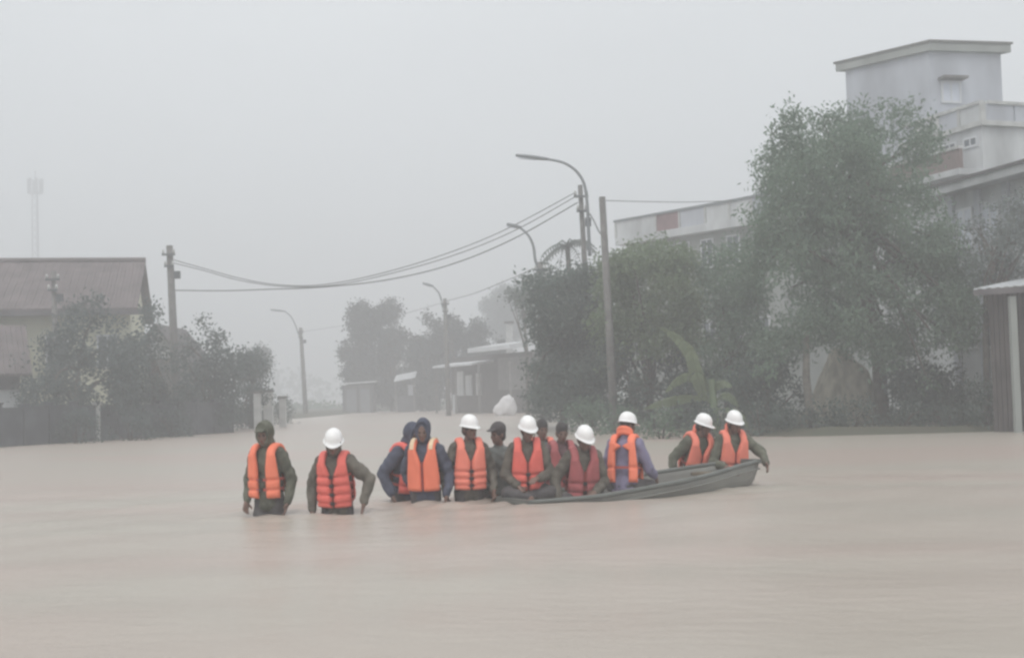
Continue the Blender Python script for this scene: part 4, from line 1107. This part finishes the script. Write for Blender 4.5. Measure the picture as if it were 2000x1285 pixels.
# ------------------------------------------------------------------ the boat
def boat():
    S = gp(996, 13.42, 0); Bw = gp(1448, 15.1, 0); L = (Bw - S).length; ang = math.atan2(Bw.y - S.y, Bw.x - S.x)
    r = empty('rowing_boat', 'narrow grey-green boat with raised blunt bow being pushed through the flood', 'boat', S, ang)
    def sec(u):
        b_ = .50 * (math.sin(math.pi * min(1, .22 + u * .50)) ** .8) * (1 if u < .6 else 1 - .62 * ((u - .6) / .4) ** 1.6)
        sh = .028 + .06 * u + .20 * max(0, u - .22) ** 1.15 / .78
        kl = -.16 + .02 * u + (.13 * ((u - .6) / .4) ** 2 if u > .6 else 0)
        return b_, sh, kl
    prof = [(1, 1), (.985, .8), (.95, .55), (.86, .3), (.70, .12), (.4, .03), (0, 0)]
    bm = NB(); nU = 30; rings = {}
    for side in (0, 1):
        rr = []
        for i in range(nU + 1):
            u = i / nU; b_, sh, kl = sec(u); ring = []
            full = prof + [(-a, z) for a, z in prof[-2::-1]]
            for a, z in full:
                t_ = .022 * side
                ring.append(bm.verts.new((u * L + .10 * (z if u > .9 else 0) * (u - .9) * 10 - (t_ if i == nU else -t_ if i == 0 else 0), (b_ - t_) * a, kl + (sh - kl) * z + (t_ * (1 - z)))))
            rr.append(ring)
        for i in range(nU):
            for k in range(len(rr[0]) - 1):
                q = (rr[i][k], rr[i + 1][k], rr[i + 1][k + 1], rr[i][k + 1]); bm.faces.new(q if side else q[::-1])
        for e in (0, nU): bm.faces.new(rr[e])
        rings[side] = rr
    for k in (0, -1):
        for i in range(nU):
            bm.faces.new((rings[0][i][k], rings[0][i + 1][k], rings[1][i + 1][k], rings[1][i][k]))
    for e in (0, nU): bm.faces.new((rings[0][e][0], rings[1][e][0], rings[1][e][-1], rings[0][e][-1])) if False else None
    obj('hull', bm, boat_m, r, True)
    for s in (-1, 1):
        bm = NB(); pts = []
        for i in range(nU + 1):
            u = i / nU; b_, sh, kl = sec(u); pts.append((u * L + .10 * max(0, u - .9) * 10, s * (b_ - .005), sh + .008))
        tube(bm, pts, .026, 8); obj('gunwale', bm, boat_rim, r, True)
        bm = NB(); tube(bm, [(p[0], p[1] + s * .006, p[2] - .085) for p in pts], .011, 6); obj('rubbing_strake', bm, boat_m, r, True)
    for u in (.86,):
        b_, sh, kl = sec(u); bm = NB(); box(bm, (u * L, 0, sh - .07), (.24, 2 * b_ - .06, .03)); obj('thwart', bm, wood, r)
    b_, sh, kl = sec(1); bm = NB(); box(bm, (L + .07, 0, sh + .006), (.09, 2 * b_ + .05, .05)); obj('bow_board', bm, boat_rim, r)
    b_, sh, kl = sec(0); bm = NB(); box(bm, (-.0, 0, sh + .006), (.07, 2 * b_ + .03, .05)); obj('stern_board', bm, boat_rim, r)
    bm = NB(); box(bm, (L * .42, 0, -.115), (L * .62, .62, .02)); obj('floorboard', bm, wood, r)
boat()

# ------------------------------------------------------------------ the people
person('wader farthest left in dark green hood and open orange vest', 519, 820, 13.1, -18, olive, dkcloth, head='cap', hood=True, lean=4, nod=6, yaw_head=0,
       armR=((.28, -.04, .22), (.24, .10, .0)), armL=((.27, -.04, .2), (.27, .08, -.02)), vest_kw=dict(m=v_orange, open_=.05, straps=(.12, .22), zip_=False))
person('wader in white helmet and brown hood with red-orange vest, second from the left', 652, 832, 12.9, -8, olive2, dkcloth, hood=True, lean=10, nod=16, yaw_head=10, roll_head=-4,
       armR=((.31, -.02, .20), (.28, .08, -.05)), armL=((.40, .02, .27), (.36, .12, .04)), vest_kw=dict(m=v_red, straps=(.08, .17, .26, .35)), hat_tilt=2, jw=.006)
person('wader in navy jacket half hidden behind the hooded man with the plain bright vest', 797, 823, 14.2, 48, navy, dkcloth, head='hood', hood=True, lean=10, nod=12, shoulders=1.05,
       armR=((.34, -.06, .2), (.32, .10, -.06)), armL=((.30, .0, .2), (.2, .2, .0)), vest_kw=dict(m=v_red, straps=(.12, .22)), jw=.01)
person('hooded wader in dark blue with plain bright orange vest without helmet', 826, 815, 13.7, -10, navy, dkcloth, head='hood', hood=True, lean=5, nod=10, yaw_head=4,
       armR=((.28, -.08, .2), (.2, -.1, .02)), armL=((.30, -.02, .2), (.28, .1, -.02)), vest_kw=dict(m=v_orange, straps=(), open_=.014, pale_top=True, length=-.01), jw=.004)
person('wader in white helmet and strapped orange vest left of the dark-capped man', 914, 806, 13.8, 12, olive2, dkcloth, lean=4, nod=2, yaw_head=28,
       armR=((.32, .0, .18), (.30, .05, -.1)), armL=((.30, .0, .2), (.28, .14, .04)), vest_kw=dict(m=v_salmon, straps=(.08, .155, .23), pale_top=False))
person('wader without vest in grey-green jacket and dark cap at the stern of the boat', 970, 822, 14.2, 20, greygreen, dkcloth, head='cap', lean=6, nod=4, yaw_head=-70,
       armR=((.30, .02, .2), (.2, .2, .06)), armL=((.28, .06, .2), (.2, .24, .1)))
person('sitter in the stern in white helmet and orange-red vest with two straps', 1028, 808, 13.75, 2, olive2, dkcloth, lean=10, nod=10, yaw_head=18, seated=True,
       armR=((.27, .08, .22), (.10, .26, .08)), armL=((.27, .08, .2), (.12, .27, .16)), vest_kw=dict(m=v_red, straps=(.12, .215)))
person('bareheaded wader behind the stern sitter, only dark hair and an orange shoulder showing', 1056, 817, 15.4, 8, greygreen, dkcloth, head='hair', lean=3, nod=4, yaw_head=10, vest_kw=dict(m=v_salmon, straps=(.12, .22)))
person('bareheaded wader in maroon jacket between two white helmets behind the boat', 1094, 823, 15.1, 10, maroon, dkcloth, head='hair', lean=6, nod=8, hood=False, vest_kw=dict(m=v_dark, straps=(.12, .22)))
person('low sitter amidships in white helmet and dim red vest, sleeve over the side', 1136, 826, 13.75, 8, olive2, dkcloth, lean=14, nod=12, yaw_head=18, seated=True, hat_tilt=6,
       armR=((.38, .10, .18), (.36, .22, -.02)), armL=((.26, .08, .2), (.1, .28, .1)), vest_kw=dict(m=v_dark, straps=(.12, .22)), jw=.006)
person('sitter in white helmet with lavender shirt showing between orange vest panels', 1221, 801, 14.15, 158, lavender, dkcloth, lean=6, nod=6, yaw_head=-40, seated=True, hat_tilt=2,
       armR=((.27, .1, .2), (.28, .33, .1)), armL=((.27, .08, .2), (.2, .3, .1)), vest_kw=dict(m=v_orange, straps=(.2,), back_open=True, collar=True, length=.02))
person('white-helmeted wader leaning over the boat left of the bow man, tall orange collar', 1363, 804, 15.5, 18, olive, dkcloth, lean=20, nod=4, yaw_head=38, side=-4,
       armR=((.36, .06, .22), (.38, .12, .0)), armL=((.28, .14, .2), (.22, .3, .12)), vest_kw=dict(m=v_salmon, straps=(.1, .2), collar=True))
person('rightmost wader in white helmet holding the bow of the boat', 1429, 798, 15.3, 6, olive, dkcloth, lean=12, nod=6, yaw_head=18,
       armR=((.28, .1, .2), (.2, .3, .16)), armL=((.52, .10, .20), (.50, .36, .06)), vest_kw=dict(m=v_salmon, straps=(.1, .2), collar=True))
